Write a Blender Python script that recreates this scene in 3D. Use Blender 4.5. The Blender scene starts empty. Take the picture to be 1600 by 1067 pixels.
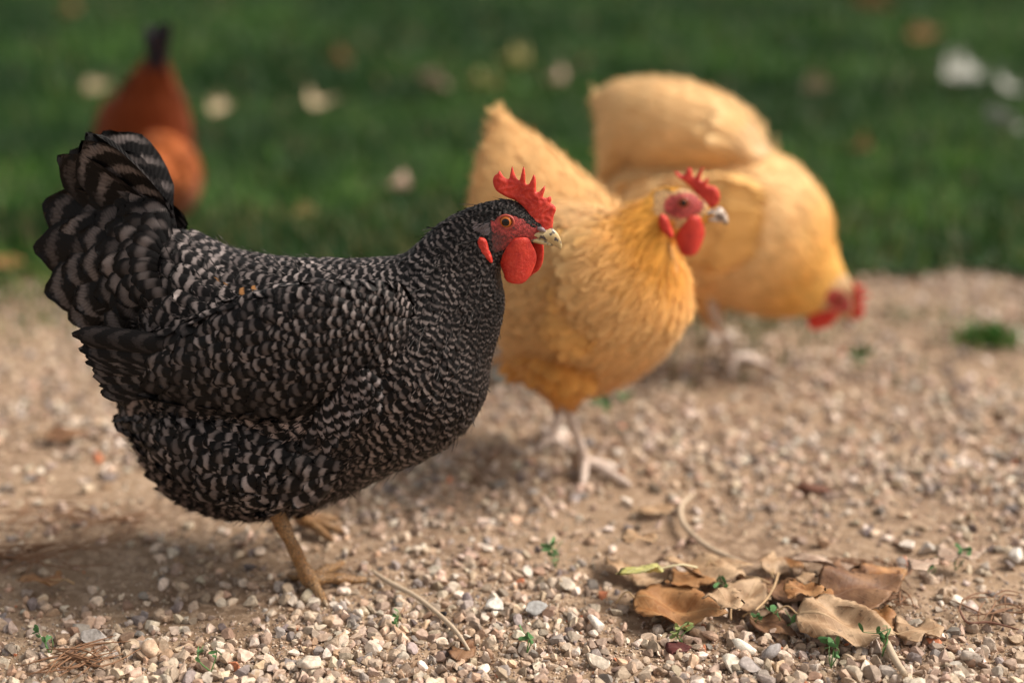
import bpy, math, random
import numpy as np
from mathutils import Vector
from mathutils.geometry import delaunay_2d_cdt
R = math.radians
rng = np.random.default_rng(7); random.seed(7)
scn = bpy.context.scene
col = scn.collection

# ---------------------------------------------------------------- camera, sky, sun, exposure
CAM = np.array([0., 0., .645]); PITCH = R(18.3); FPX = 2222.
cd = bpy.data.cameras.new('camera'); cam = bpy.data.objects.new('camera', cd); col.objects.link(cam)
cam.location = CAM; cam.rotation_euler = (R(90) - PITCH, 0, 0)
cd.sensor_width = 36; cd.lens = 36 * FPX / 1600; cd.clip_start = .02; cd.clip_end = 500
cd.dof.use_dof = True; cd.dof.focus_distance = 1.232; cd.dof.aperture_fstop = 1.6
scn.camera = cam
scn.render.resolution_x = 1024; scn.render.resolution_y = 682
SUN_EL, SUN_AZ = R(46), R(4)       # azimuth measured from +X towards +Y
w = bpy.data.worlds.new('World'); scn.world = w; w.use_nodes = True
nt = w.node_tree; bg = nt.nodes['Background']; bg.inputs[1].default_value = .125
sky = nt.nodes.new('ShaderNodeTexSky'); sky.sky_type = 'NISHITA'; sky.sun_disc = False
sky.sun_elevation = SUN_EL; sky.sun_rotation = R(90) - SUN_AZ; sky.dust_density = 3; sky.air_density = 1.2
hs = nt.nodes.new('ShaderNodeHueSaturation'); hs.inputs['Saturation'].default_value = .25
mw = nt.nodes.new('ShaderNodeMix'); mw.data_type = 'RGBA'; mw.blend_type = 'MULTIPLY'; mw.inputs[0].default_value = 1
mw.inputs[7].default_value = (1.0, .94, .86, 1)
nt.links.new(sky.outputs[0], hs.inputs['Color']); nt.links.new(hs.outputs[0], mw.inputs[6]); nt.links.new(mw.outputs[2], bg.inputs[0])
sl = bpy.data.lights.new('sun', 'SUN'); sl.energy = 3.5; sl.angle = R(24); sl.color = (1, .91, .80)
so = bpy.data.objects.new('sun', sl); col.objects.link(so)
sd = Vector((math.cos(SUN_EL) * math.cos(SUN_AZ), math.cos(SUN_EL) * math.sin(SUN_AZ), math.sin(SUN_EL)))
so.rotation_euler = sd.to_track_quat('Z', 'Y').to_euler(); so.location = (2, 1, 3)
vs = scn.view_settings; vs.view_transform = 'Standard'; vs.look = 'None'; vs.exposure = 0.45; vs.gamma = 1
scn.cycles.transparent_max_bounces = 12

# ---------------------------------------------------------------- geometry helpers
A = lambda *a: np.array(a, float)
cp, sp = math.cos(PITCH), math.sin(PITCH)
def ray(px, py):
    a = (px - 800) / FPX; b = (533.5 - py) / FPX
    return A(a, cp + b * sp, -sp + b * cp)
def at(px, py, Y):                       # point on the vertical plane Y = const
    d = ray(px, py); return CAM + d * (Y / d[1])
def ground(px, py, z=0.):
    d = ray(px, py); return CAM + d * ((z - CAM[2]) / d[2])
def on_plane(px, py, q, h, off=0.):      # vertical plane through q with heading h, moved sideways
    n = A(-math.sin(h), math.cos(h), 0); d = ray(px, py)
    t = (np.dot(q - CAM, n) + off) / np.dot(d, n); return CAM + d * t
def smooth(x): x = np.clip(x, 0, 1); return x * x * (3 - 2 * x)
def norm(v): return v / np.maximum(np.linalg.norm(v, axis=-1, keepdims=True), 1e-9)

def catmull(P, n):
    P = np.asarray(P, float); Q = np.concatenate([[2 * P[0] - P[1]], P, [2 * P[-1] - P[-2]]])
    out = []
    for i in range(1, len(Q) - 2):
        for k in range(n):
            t = k / n; a, b, c, d = Q[i - 1], Q[i], Q[i + 1], Q[i + 2]
            out.append(.5 * (2 * b + (c - a) * t + (2 * a - 5 * b + 4 * c - d) * t * t + (3 * b - a - 3 * c + d) * t ** 3))
    out.append(Q[-2]); return np.array(out)

def mesh_obj(name, V, F, mat, parent=None, uv=None, attrs=None, sm=True, mats=None, mi=None):
    """one mesh object; V world coordinates, made local to the parent thing"""
    V = np.asarray(V, float)
    if parent is not None: V = V - np.array(origin_of(parent))
    me = bpy.data.meshes.new(name)
    F = np.asarray(F, int); k = F.shape[1]
    me.vertices.add(len(V)); me.vertices.foreach_set('co', V.astype(np.float32).ravel())
    me.loops.add(F.size); me.loops.foreach_set('vertex_index', F.astype(np.int32).ravel())
    me.polygons.add(len(F)); me.polygons.foreach_set('loop_start', (np.arange(len(F)) * k).astype(np.int32))
    me.polygons.foreach_set('loop_total', np.full(len(F), k, np.int32))
    me.polygons.foreach_set('use_smooth', np.full(len(F), sm))
    me.update(calc_edges=True)
    if uv is not None:
        l = me.uv_layers.new(name='UVMap'); l.data.foreach_set('uv', np.asarray(uv)[F.ravel()].astype(np.float32).ravel())
    for an, av in (attrs or {}).items():
        av = np.asarray(av, np.float32)
        if av.ndim == 1:
            a = me.attributes.new(an, 'FLOAT', 'POINT'); a.data.foreach_set('value', av)
        else:
            a = me.attributes.new(an, 'FLOAT_COLOR', 'POINT')
            a.data.foreach_set('color', np.concatenate([av, np.ones((len(av), 1), np.float32)], 1).ravel())
    for m in (mats or [mat]): me.materials.append(m)
    if mi is not None: me.polygons.foreach_set('material_index', np.asarray(mi, np.int32))
    me.validate()
    o = bpy.data.objects.new(name, me); col.objects.link(o)
    if parent is not None: o.parent = parent
    return o
def origin_of(o):
    p = A(*o.location)
    return p if o.parent is None else p + origin_of(o.parent)
def thing(name, label, cat, loc, group=None):
    o = bpy.data.objects.new(name, None); col.objects.link(o); o.location = loc; o.empty_display_size = .02
    return tag(o, label, cat, group)
def tag(o, label=None, cat=None, group=None, kind=None):
    for k, v in (('label', label), ('category', cat), ('group', group), ('kind', kind)):
        if v: o[k] = v
    return o
def grid_faces(n, m, wrap=False):
    i, j = np.meshgrid(np.arange(n - 1), np.arange(m if wrap else m - 1), indexing='ij')
    j2 = (j + 1) % m
    return np.stack([i * m + j, (i + 1) * m + j, (i + 1) * m + j2, i * m + j2], -1).reshape(-1, 4)
def join(parts):
    Vs, Fs, o = [], [], 0
    for V, F in parts: Vs.append(V); Fs.append(F + o); o += len(V)
    return np.concatenate(Vs), np.concatenate(Fs)
def tube(P, r, seg=12, n=6, cap=True, scute=0.):
    P = catmull(P, n); r = catmull(np.asarray(r, float)[:, None], n)[:, 0]; r = np.maximum(r, 1e-4)
    if scute:                             # overlapping horny rings down a shank or toe
        q = np.concatenate([[0], np.cumsum(np.linalg.norm(np.diff(P, axis=0), axis=1))]) / .0036; r = r * (1 + scute * ((q % 1) - .5) + scute * .8 * np.sin(q * .83 + 1))
    if cap:
        P = np.concatenate([[P[0]], P, [P[-1]]]); r = np.concatenate([[1e-4], r, [1e-4]])
    t = norm(np.gradient(P, axis=0)); t[0] = t[1]; t[-1] = t[-2]
    up = A(.13, .2, .97); a = norm(np.cross(t, up)); b = np.cross(a, t)
    ph = np.linspace(0, 2 * np.pi, seg, endpoint=False)
    V = P[:, None] + r[:, None, None] * (np.cos(ph)[None, :, None] * a[:, None] + np.sin(ph)[None, :, None] * b[:, None])
    return V.reshape(-1, 3), grid_faces(len(P), seg, True)

class Loft:
    """rings between a top and a bottom line, half width w along the side vector"""
    def __init__(s, st, n=10, m=64, shrink=.003, side_h=None):
        T = np.array([x[0] for x in st]); B = np.array([x[1] for x in st])
        S = np.array([x[2] for x in st])
        L = np.linalg.norm(T - B, axis=1, keepdims=True); k = np.minimum(shrink, L * .2) / np.maximum(L, 1e-6)
        d = (T - B) * k; T = T - d; B = B + d
        S = S * np.maximum(.6, 1 - shrink / np.maximum(np.linalg.norm(S, axis=1, keepdims=True), 1e-4))
        T, B, S = catmull(T, n), catmull(B, n), catmull(S, n)
        c = (T + B) / 2; u = (T - B) / 2
        # close both ends
        def endcap(c, u, S, i, j):
            d = (c[i] - c[j]); k = norm(d) * min(np.linalg.norm(u[i]), np.linalg.norm(S[i])) * .55
            cc = [c[i] + k * f for f in (.5, .85, 1.)]; return cc, [u[i] * f for f in (.86, .5, .02)], [S[i] * f for f in (.86, .5, .02)]
        a = endcap(c, u, S, 0, 1); b = endcap(c, u, S, -1, -2)
        c = np.concatenate([a[0][::-1], c, b[0]]); u = np.concatenate([a[1][::-1], u, b[1]]); S = np.concatenate([a[2][::-1], S, b[2]])
        ph = np.linspace(0, 2 * np.pi, m, endpoint=False)
        s.P = c[:, None] + np.cos(ph)[None, :, None] * u[:, None] + np.sin(ph)[None, :, None] * S[:, None]
        s.c = c; s.n = len(c); s.m = m; s.ph = ph
        s.V = s.P.reshape(-1, 3); s.F = grid_faces(s.n, m, True)
    def sample(s, N, rfun=None):
        P = s.P; n, m = s.n, s.m
        a = P[:-1]; b = P[1:]; a2 = np.roll(a, -1, 1); b2 = np.roll(b, -1, 1)
        area = np.linalg.norm(np.cross(b - a, a2 - a), axis=2) * .5 + np.linalg.norm(np.cross(b - b2, a2 - b2), axis=2) * .5
        if rfun is not None:
            q = (a + b + a2 + b2) / 4; ii, jj = np.meshgrid(np.arange(n - 1), np.arange(m), indexing='ij')
            area = area / np.maximum(rfun(q.reshape(-1, 3), ii.ravel() / (n - 1), s.ph[jj.ravel()]), 5e-4).reshape(area.shape) ** 2
        idx = rng.choice(area.size, N, p=area.ravel() / area.sum()); i, j = idx // m, idx % m
        x, y = rng.random(N)[:, None], rng.random(N)[:, None]
        p = a[i, j] * (1 - x) * (1 - y) + b[i, j] * x * (1 - y) + a2[i, j] * (1 - x) * y + b2[i, j] * x * y
        T = norm((b - a)[i, j] * (1 - y) + (b2 - a2)[i, j] * y)
        Nn = norm(np.cross(b2[i, j] - a[i, j], a2[i, j] - b[i, j]))
        ctr = s.c[i]; sg = np.sign(np.sum(Nn * (p - ctr), 1)); Nn = Nn * sg[:, None]
        return p, T, Nn, (i + x[:, 0]) / (n - 1), (s.ph[j] + y[:, 0] * (2 * np.pi / m))

def darts(p, r):
    """variable radius dart throwing; returns kept indices"""
    cell = {}; keep = []; cs = float(r.max())
    q = np.floor(p / cs).astype(int)
    pl = p.tolist(); rl = r.tolist()
    for i in range(len(pl)):
        x, y, z = q[i]; ok = True; ri = rl[i]; pi = pl[i]
        for dx in (-1, 0, 1):
            for dy in (-1, 0, 1):
                for dz in (-1, 0, 1):
                    for k in cell.get((x + dx, y + dy, z + dz), ()):
                        pk = pl[k]; rr = min(ri, rl[k])
                        if (pk[0] - pi[0]) ** 2 + (pk[1] - pi[1]) ** 2 + (pk[2] - pi[2]) ** 2 < rr * rr: ok = False; break
                    if not ok: break
                if not ok: break
            if not ok: break
        if ok: cell.setdefault((x, y, z), []).append(i); keep.append(i)
    return np.array(keep, int)

VV = np.array([0, .18, .36, .52, .66, .78, .87, .94, .98, 1.]); UU = np.array([-1, -.55, 0, .55, 1.])
def wprof(v, tip=.5):
    a = .35 + .65 * smooth(v / .45)
    e = np.clip((v - tip) / (1 - tip), 0, 1); return a * np.sqrt(np.clip(1 - e ** 2.2, 0.0, 1))
def feathers(P, T, N, L, W, lift=.12, cup=.35, curve=.1, fray=.06, yaw=.12, rnd=None, tip=.68, rollv=.12):
    """vectorised feather vanes: vertex grid of VV x UU for every base point"""
    n = len(P); T = norm(T - N * np.sum(T * N, 1, keepdims=True)); S = np.cross(N, T)
    a = rng.normal(0, 1, n)[:, None] * yaw; T, S = T * np.cos(a) + S * np.sin(a), S * np.cos(a) - T * np.sin(a)
    L = np.broadcast_to(L, (n,)); W = np.broadcast_to(W, (n,)); lift = np.broadcast_to(lift, (n,)) * (1 + rng.normal(0, .2, n))
    roll = rng.normal(0, rollv, n)
    v = VV[None, :, None]; u = UU[None, None, :]
    wv = wprof(v, tip) * np.ones((n, 1, 1)) * (1 + rng.normal(0, fray, (n, len(VV), 1)))
    uu = u * wv + 0 * v; edge = (np.abs(u) > .9)
    vv = v + 0 * uu; vv = vv - .05 * edge * v + rng.normal(0, fray * .35, vv.shape) * (v > .7)
    X = vv * L[:, None, None]; Y = uu * W[:, None, None] * .5
    Z = L[:, None, None] * (lift[:, None, None] * vv - curve * vv ** 2) - cup * W[:, None, None] * .5 * uu ** 2 + roll[:, None, None] * Y
    pts = P[:, None, None] + X[..., None] * T[:, None, None] + Y[..., None] * S[:, None, None] + Z[..., None] * N[:, None, None]
    k = len(VV) * len(UU)
    F = grid_faces(len(VV), len(UU))[None] + (np.arange(n) * k)[:, None, None]
    uv = np.stack([(u * .5 + .5) + 0 * uu, v + 0 * uu], -1).reshape(-1, 2)
    rnd = rng.random(n) if rnd is None else rnd
    return pts.reshape(-1, 3), F.reshape(-1, 4), uv, np.repeat(rnd, k), k

class Coat:
    def __init__(s): s.V, s.F, s.uv, s.r, s.c, s.nb, s.o = [], [], [], [], [], [], 0
    def add(s, P, T, N, L, W, colour, nb=2.4, **kw):
        if len(P) == 0: return
        V, F, uv, r, k = feathers(P, T, N, L, W, **kw)
        c = np.broadcast_to(np.asarray(colour, float), (len(P), 3)); nbv = np.broadcast_to(nb, (len(P),))
        s.V.append(V); s.F.append(F + s.o); s.uv.append(uv); s.r.append(r); s.c.append(np.repeat(c, k, 0)); s.nb.append(np.repeat(nbv, k)); s.o += len(V)
    def build(s, name, mat, parent, mirror=None):
        V, F = np.concatenate(s.V), np.concatenate(s.F)
        if mirror is not None:
            q, n = mirror[:2]; V = V - 2 * np.sum((V - q) * n, 1, keepdims=True) * n; F = F[:, ::-1]
            if len(mirror) > 2: V = V + mirror[2]
        return mesh_obj(name, V, F, mat, parent, np.concatenate(s.uv), {'rnd': np.concatenate(s.r), 'fcol': np.concatenate(s.c), 'nb': np.concatenate(s.nb)})

def pillow(outline, thick, frame, edge=.003, grid=.0012, bump=0., noise_s=350., closed_smooth=4, bend=None):
    """closed outline (2D, metres) -> a solid with a swelling thickness; frame = (origin, ex, ey, en)"""
    O = np.asarray(outline, float)
    if closed_smooth:
        Q = np.concatenate([O[-1:], O, O[:2]]); o2 = []
        for i in range(1, len(Q) - 2):
            for k in range(closed_smooth):
                t = k / closed_smooth; a, b, c, d = Q[i - 1], Q[i], Q[i + 1], Q[i + 2]
                o2.append(.5 * (2 * b + (c - a) * t + (2 * a - 5 * b + 4 * c - d) * t * t + (3 * b - a - 3 * c + d) * t ** 3))
        O = np.array(o2)
    n = len(O); lo, hi = O.min(0), O.max(0)
    gx, gy = np.meshgrid(np.arange(lo[0], hi[0], grid), np.arange(lo[1], hi[1], grid)); g = np.stack([gx.ravel(), gy.ravel()], 1)
    g = g + rng.uniform(-.3, .3, g.shape) * grid
    def dist(p):
        a = O; b = np.roll(O, -1, 0); ab = b - a; ap = p[:, None] - a[None]
        t = np.clip(np.sum(ap * ab, 2) / np.maximum(np.sum(ab * ab, 1), 1e-12), 0, 1)
        return np.linalg.norm(ap - t[..., None] * ab, axis=2).min(1)
    def inside(p):
        a = O; b = np.roll(O, -1, 0); x, y = p[:, :1], p[:, 1:]
        c = ((a[:, 1] > y) != (b[:, 1] > y)) & (x < (b[:, 0] - a[:, 0]) * (y - a[:, 1]) / (b[:, 1] - a[:, 1] + 1e-15) + a[:, 0])
        return c.sum(1) % 2 == 1
    g = g[inside(g)]; g = g[dist(g) > grid * .45]
    pts = np.concatenate([O, g]); nO = n
    vo, _, fo, _, _, _ = delaunay_2d_cdt([Vector(p) for p in pts], [(i, (i + 1) % nO) for i in range(nO)], [], 1, 1e-7)
    P = np.array([tuple(v) for v in vo]); F = np.array([f for f in fo if len(f) == 3], int)
    d = dist(P); h = thick * .5 * np.sqrt(np.clip(1 - (1 - np.clip(d / edge, 0, 1)) ** 2, 0, 1))
    bd = d < 1e-6
    if bump: h = h + (~bd) * bump * (np.sin(P[:, 0] * noise_s * 1.7 + 3 * np.sin(P[:, 1] * noise_s)) * np.sin(P[:, 1] * noise_s * 1.3 + 2 * np.sin(P[:, 0] * noise_s * .9))) * np.clip(d / edge, 0, 1)
    o, ex, ey, en = frame
    off = bend(P) if bend is not None else np.zeros(len(P))
    base = o + P[:, :1] * ex + P[:, 1:] * ey + off[:, None] * en
    V1 = base + h[:, None] * en; V2 = base - h[:, None] * en
    idx2 = np.where(bd, np.arange(len(P)), np.arange(len(P)) + len(P))
    return np.concatenate([V1, V2]), np.concatenate([F, idx2[F][:, ::-1]]), np.concatenate([P, P]), np.concatenate([d, d])

# ---------------------------------------------------------------- materials
def mat(name):
    m = bpy.data.materials.new(name); m.use_nodes = True; t = m.node_tree; return m, t, t.nodes['Principled BSDF']
def node(t, k, **kw):
    n = t.nodes.new('ShaderNode' + k)
    for a, b in kw.items(): setattr(n, a, b)
    return n
def mth(t, op, a, b=None, c=None):
    n = node(t, 'Math', operation=op)
    for i, x in enumerate((a, b, c)):
        if x is None: continue
        if isinstance(x, (int, float)): n.inputs[i].default_value = x
        else: t.links.new(x, n.inputs[i])
    return n.outputs[0]
def mixc(t, f, a, b, blend='MIX'):
    n = node(t, 'Mix', data_type='RGBA', blend_type=blend)
    for s, x in ((n.inputs[0], f), (n.inputs[6], a), (n.inputs[7], b)):
        if hasattr(x, 'links') or hasattr(x, 'is_linked'): t.links.new(x, s)
        else: s.default_value = x if isinstance(x, (int, float)) else (*x, 1)
    return n.outputs[2]
def noise(t, scale, detail=4, vec=None, rough=.55, out=0):
    n = node(t, 'TexNoise'); n.inputs['Scale'].default_value = scale; n.inputs['Detail'].default_value = detail; n.inputs['Roughness'].default_value = rough
    if vec: t.links.new(vec, n.inputs['Vector'])
    return n.outputs[out]
def attr(t, name): return node(t, 'Attribute', attribute_name=name)
def bump(t, b, h, s=.3, d=.001):
    n = node(t, 'Bump'); n.inputs['Strength'].default_value = s; n.inputs['Distance'].default_value = d
    t.links.new(h, n.inputs['Height']); t.links.new(n.outputs[0], b.inputs['Normal']); return n
def sstep(t, x, a, b):
    n = node(t, 'MapRange', interpolation_type='SMOOTHSTEP'); t.links.new(x, n.inputs[0]); n.inputs[1].default_value = a; n.inputs[2].default_value = b; return n.outputs[0]
def objvec(t): return node(t, 'TexCoord').outputs['Object']

def feather_mat(name, barred, dark=(.0045, .0038, .004)):
    m, t, b = mat(name)
    sx = node(t, 'SeparateXYZ'); uvn = node(t, 'TexCoord'); t.links.new(uvn.outputs['UV'], sx.inputs[0])
    u, v = sx.outputs[0], sx.outputs[1]
    uc = mth(t, 'ABSOLUTE', mth(t, 'SUBTRACT', u, .5)); rn = attr(t, 'rnd').outputs['Fac']; fc = attr(t, 'fcol').outputs['Color']; nb = attr(t, 'nb').outputs['Fac']
    ov = objvec(t); ns = noise(t, 260, 2, ov)
    # fine barbs leaving the shaft at an angle
    barb = mth(t, 'SINE', mth(t, 'MULTIPLY', mth(t, 'SUBTRACT', v, mth(t, 'MULTIPLY', uc, .9)), 95))
    if barred:
        x = mth(t, 'ADD', mth(t, 'SUBTRACT', 1., v), mth(t, 'MULTIPLY', mth(t, 'MULTIPLY', uc, uc), -.45))
        x = mth(t, 'ADD', x, mth(t, 'MULTIPLY', mth(t, 'SUBTRACT', ns, .5), .12))
        x = mth(t, 'ADD', x, mth(t, 'MULTIPLY', mth(t, 'SUBTRACT', rn, .5), .10))
        c = mth(t, 'COSINE', mth(t, 'MULTIPLY', mth(t, 'MULTIPLY', x, nb), 6.2832))
        bar = sstep(t, mth(t, 'MULTIPLY', c, -1.), -.15, 1.1)
        bar = mth(t, 'MULTIPLY', bar, mth(t, 'SUBTRACT', 1., mth(t, 'MULTIPLY', sstep(t, uc, .30, .5), .8)))
        bar = mth(t, 'MULTIPLY', bar, mth(t, 'MULTIPLY_ADD', noise(t, 90, 3, ov), .8, .55))
        bar = mth(t, 'MULTIPLY', bar, mth(t, 'MULTIPLY_ADD', barb, .16, .84))
        light = mixc(t, 1., fc, mixc(t, rn, (.45, .43, .43), (1.8, 1.76, 1.72)), 'MULTIPLY')
        base = mixc(t, bar, dark, light)
    else:
        tip = sstep(t, v, .45, 1.)
        vr = mixc(t, rn, (.88, .84, .78), (1.08, 1.08, 1.08)); c0 = mixc(t, 1., fc, vr, 'MULTIPLY')
        base = mixc(t, mth(t, 'MULTIPLY', tip, .35), c0, mixc(t, 1., c0, (1.12, 1.2, 1.35), 'MULTIPLY'))
        base = mixc(t, mth(t, 'MULTIPLY_ADD', barb, .05, .05), base, mixc(t, 1., base, (.6, .5, .4), 'MULTIPLY'))
    t.links.new(base, b.inputs['Base Color'])
    b.inputs['Roughness'].default_value = .48 if barred else .62
    b.inputs['Specular IOR Level'].default_value = .14 if barred else .15
    b.inputs['Sheen Weight'].default_value = .0 if barred else .12; b.inputs['Sheen Roughness'].default_value = .5
    h = mth(t, 'ADD', mth(t, 'MULTIPLY', barb, .5), mth(t, 'MULTIPLY', ns, .6)); bump(t, b, h, .35, .0004)
    return m
M = {}
M['barred'] = feather_mat('barred_feather', True)
M['buff'] = feather_mat('buff_feather', False)
def skin_mat():
    m, t, b = mat('hen_skin'); c = attr(t, 'bcol').outputs['Color']; ov = objvec(t)
    vo = node(t, 'TexVoronoi'); vo.inputs['Scale'].default_value = 900; t.links.new(ov, vo.inputs['Vector'])
    n = noise(t, 420, 5, ov); k = sstep(t, n, .35, .7)
    base = mixc(t, k, mixc(t, 1., c, (.5, .42, .42), 'MULTIPLY'), mixc(t, 1., c, (1.25, 1.25, 1.3), 'MULTIPLY'))
    t.links.new(base, b.inputs['Base Color']); b.inputs['Roughness'].default_value = .55
    bump(t, b, mth(t, 'ADD', vo.outputs['Distance'], n), .5, .0008); return m
M['skin'] = skin_mat()
def leg_mat(name, a, bcol, c):
    m, t, b = mat(name); ov = objvec(t)
    vo = node(t, 'TexVoronoi', feature='DISTANCE_TO_EDGE'); vo.inputs['Scale'].default_value = 330; t.links.new(ov, vo.inputs['Vector'])
    n = noise(t, 60, 5, ov); base = mixc(t, sstep(t, n, .35, .65), a, bcol)
    base = mixc(t, sstep(t, vo.outputs['Distance'], .0, .12), c, base)
    t.links.new(base, b.inputs['Base Color']); b.inputs['Roughness'].default_value = .42
    bump(t, b, sstep(t, vo.outputs['Distance'], 0, .2), .5, .0008); return m
M['leg_horn'] = leg_mat('leg_scales_horn', (.27, .125, .035), (.38, .22, .10), (.05, .025, .012))
M['leg_pink'] = leg_mat('leg_scales_pink', (.62, .50, .42), (.70, .61, .54), (.42, .28, .22))
def comb_mat():
    m, t, b = mat('comb_skin'); ov = objvec(t); n = noise(t, 900, 3, ov); n2 = noise(t, 120, 3, ov)
    base = mixc(t, sstep(t, n2, .3, .7), (.50, .020, .012), (.66, .045, .022))
    n = noise(t, 520, 6, ov, .75); base = mixc(t, sstep(t, n, .5, .75), base, (.76, .11, .065)); n3 = noise(t, 60, 5, ov, .7); base = mixc(t, mth(t, 'MULTIPLY', sstep(t, n3, .55, .75), .45), base, (.60, .20, .15))
    t.links.new(base, b.inputs['Base Color']); b.inputs['Roughness'].default_value = .5
    b.inputs['Subsurface Weight'].default_value = .3; b.inputs['Subsurface Radius'].default_value = (.004, .001, .0006); b.inputs['Subsurface Scale'].default_value = 1
    bump(t, b, mth(t, 'ADD', n, mth(t, 'MULTIPLY', noise(t, 170, 4, ov, .6), 2.2)), .5, .0012); return m
M['comb'] = comb_mat()
def beak_mat(name, a, bb, dk):
    m, t, b = mat(name); ov = objvec(t); n = noise(t, 190, 4, ov); n2 = noise(t, 90, 4, ov)
    base = mixc(t, sstep(t, n2, .4, .65), a, bb); base = mixc(t, sstep(t, n, .50, .62), base, dk)
    t.links.new(base, b.inputs['Base Color']); b.inputs['Roughness'].default_value = .28; bump(t, b, n, .15, .0005); return m
M['beak'] = beak_mat('beak_horn', (.50, .36, .17), (.60, .48, .27), (.07, .06, .065))
M['beak_pale'] = beak_mat('beak_pale_horn', (.62, .5, .42), (.7, .6, .52), (.08, .05, .05))
def plain(name, c, rough=.5, spec=.5):
    m, t, b = mat(name); n = noise(t, 300, 3, objvec(t)); base = mixc(t, n, tuple(x * .8 for x in c), tuple(min(1, x * 1.2) for x in c))
    t.links.new(base, b.inputs['Base Color']); b.inputs['Roughness'].default_value = rough; b.inputs['Specular IOR Level'].default_value = spec; return m
M['nostril'] = plain('nostril_skin', (.22, .16, .17)); M['claw'] = plain('claw_horn', (.35, .25, .16), .35)
def eye_mat(name, iris):
    m, t, b = mat(name); c = attr(t, 'rad').outputs['Fac']; n = noise(t, 900, 3, objvec(t))
    base = mixc(t, sstep(t, mth(t, 'MULTIPLY_ADD', n, .06, c), .60, .66), (.004, .003, .003), iris)
    base = mixc(t, sstep(t, c, .86, .98), base, (.03, .01, .006))
    t.links.new(base, b.inputs['Base Color']); b.inputs['Roughness'].default_value = .06; b.inputs['Coat Weight'].default_value = .15; b.inputs['Specular IOR Level'].default_value = .35; b.inputs['Coat Roughness'].default_value = .03
    return m
M['eye'] = eye_mat('eye_amber', (.46, .13, .02)); M['eye_red'] = eye_mat('eye_red', (.30, .07, .02))

# ---------------------------------------------------------------- hens
def side_of(h): return A(-math.sin(R(h)), math.cos(R(h)), 0)
def st_px(L):       # rows: Tx,Ty,Bx,By,Y,w,h -> loft stations
    return [(at(a, b, Y), at(c, d, Y), side_of(h) * w) for a, b, c, d, Y, w, h in L]

def scatter(coat, loft, N, rfun, colfun, keepfun=None, Lk=3.6, Wk=1.9, nbf=None, **kw):
    p, T, Nn, s, ph = loft.sample(N, rfun)
    r = rfun(p, s, ph)
    if keepfun is not None:
        k = keepfun(p, s, ph); p, T, Nn, s, ph, r = p[k], T[k], Nn[k], s[k], ph[k], r[k]
    k = darts(p, r); p, T, Nn, s, ph, r = p[k], T[k], Nn[k], s[k], ph[k], r[k]
    c = colfun(p, s, ph)
    nb = 2.4 if nbf is None else nbf(p, s, ph)
    rr = r * rng.uniform(.85, 1.15, len(r))
    coat.add(p - Nn * np.minimum(.001, r * .1)[:, None], T, Nn, rr * Lk, rr * Wk, c, nb=nb, **kw)
    return p, T, Nn, s, ph, r

def foot(parts, hip, hock, ankle, toes, r0=.0062, rt=.0042, shin=True):
    """leg from inside the belly to the toes; toes = list of world end points on the ground"""
    parts.append(tube([hip, hip * .3 + hock * .7, hock, hock * .5 + ankle * .5, ankle], [r0 * 2.4, r0 * 1.6, r0 * 1.3, r0, r0 * 1.25], 16, 22, scute=.10))
    for k, e in enumerate(toes):
        d = e - ankle; m1 = ankle + d * .38 + A(0, 0, .004); m2 = ankle + d * .72 + A(0, 0, .003)
        parts.append(tube([ankle + A(0, 0, .001), m1, m2, e + A(0, 0, .003)], [r0 * 1.05, rt * 1.25, rt * 1.1, rt * .7], 12, 14, scute=.13))
def claws(toes, ankle, root, m, lift=.002):
    for e in toes:
        d = norm(e - ankle)
        V, F = tube([e - d * .002 + A(0, 0, lift + .0015), e + d * .005 + A(0, 0, lift + .001), e + d * .010 + A(0, 0, lift - .003)], [.0026, .0018, .0004], 8, 4)
        mesh_obj('claw', V, F, m, root)

def body_mesh(root, loft, legs, leg_m, colfun, eye=None, depth=.006):
    """skin under the plumage: the feathered part lies a few millimetres below the feather bases"""
    Vb = loft.V
    if eye is not None:
        ctr = np.repeat(loft.c, loft.m, 0); d = smooth((np.linalg.norm(Vb - eye, axis=1) - .022) / .045) * depth; rad = Vb - ctr
        Vb = Vb - norm(rad) * np.minimum(d, np.linalg.norm(rad, axis=1) * .4)[:, None]
    Vl, Fl = join(legs); V = np.concatenate([Vb, Vl]); F = np.concatenate([loft.F, Fl + len(loft.V)])
    c = np.concatenate([colfun(loft.V), np.tile(A(.3, .2, .1), (len(Vl), 1))])
    mi = np.concatenate([np.zeros(len(loft.F)), np.ones(len(Fl))])
    return mesh_obj('body', V, F, None, root, attrs={'bcol': c}, mats=[M['skin'], leg_m], mi=mi)

HS = 1806.          # pixels per metre at the first hen's head
def hz(pts, ox=620, oy=230, k=4.267, eye=(793.4, 341.3), s=HS): # zoomed pixels -> head frame metres
    return [((x / k + ox - eye[0]) / s, -(y / k + oy - eye[1]) / s) for x, y in pts]
COMB1 = hz([(745,335),(705,312),(668,288),(648,258),(640,215),(652,182),(672,168),(686,148),(702,172),(722,196),(748,203),(757,165),(769,120),(781,160),(799,200),(818,212),(830,170),(846,118),(857,165),(861,230),(880,236),(898,208),(917,168),(931,205),(933,278),(952,285),(970,265),(992,243),(990,275),(978,318),(1000,328),(1028,318),(1034,345),(1030,362),(1058,385),(1064,415),(1050,452),(1046,500),(1040,540),(1010,560),(960,545),(915,520),(880,470),(845,410),(800,360)])
WAT1 = hz([(745,640),(702,690),(689,745),(699,800),(720,850),(724,872),(745,897),(790,908),(850,906),(890,872),(920,812),(940,745),(934,690),(912,640),(880,590),(800,590)])
WAT1B = hz([(840,620),(800,700),(790,800),(820,870),(870,905),(905,880),(945,845),(972,795),(982,730),(980,670),(965,630),(900,590)])
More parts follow.
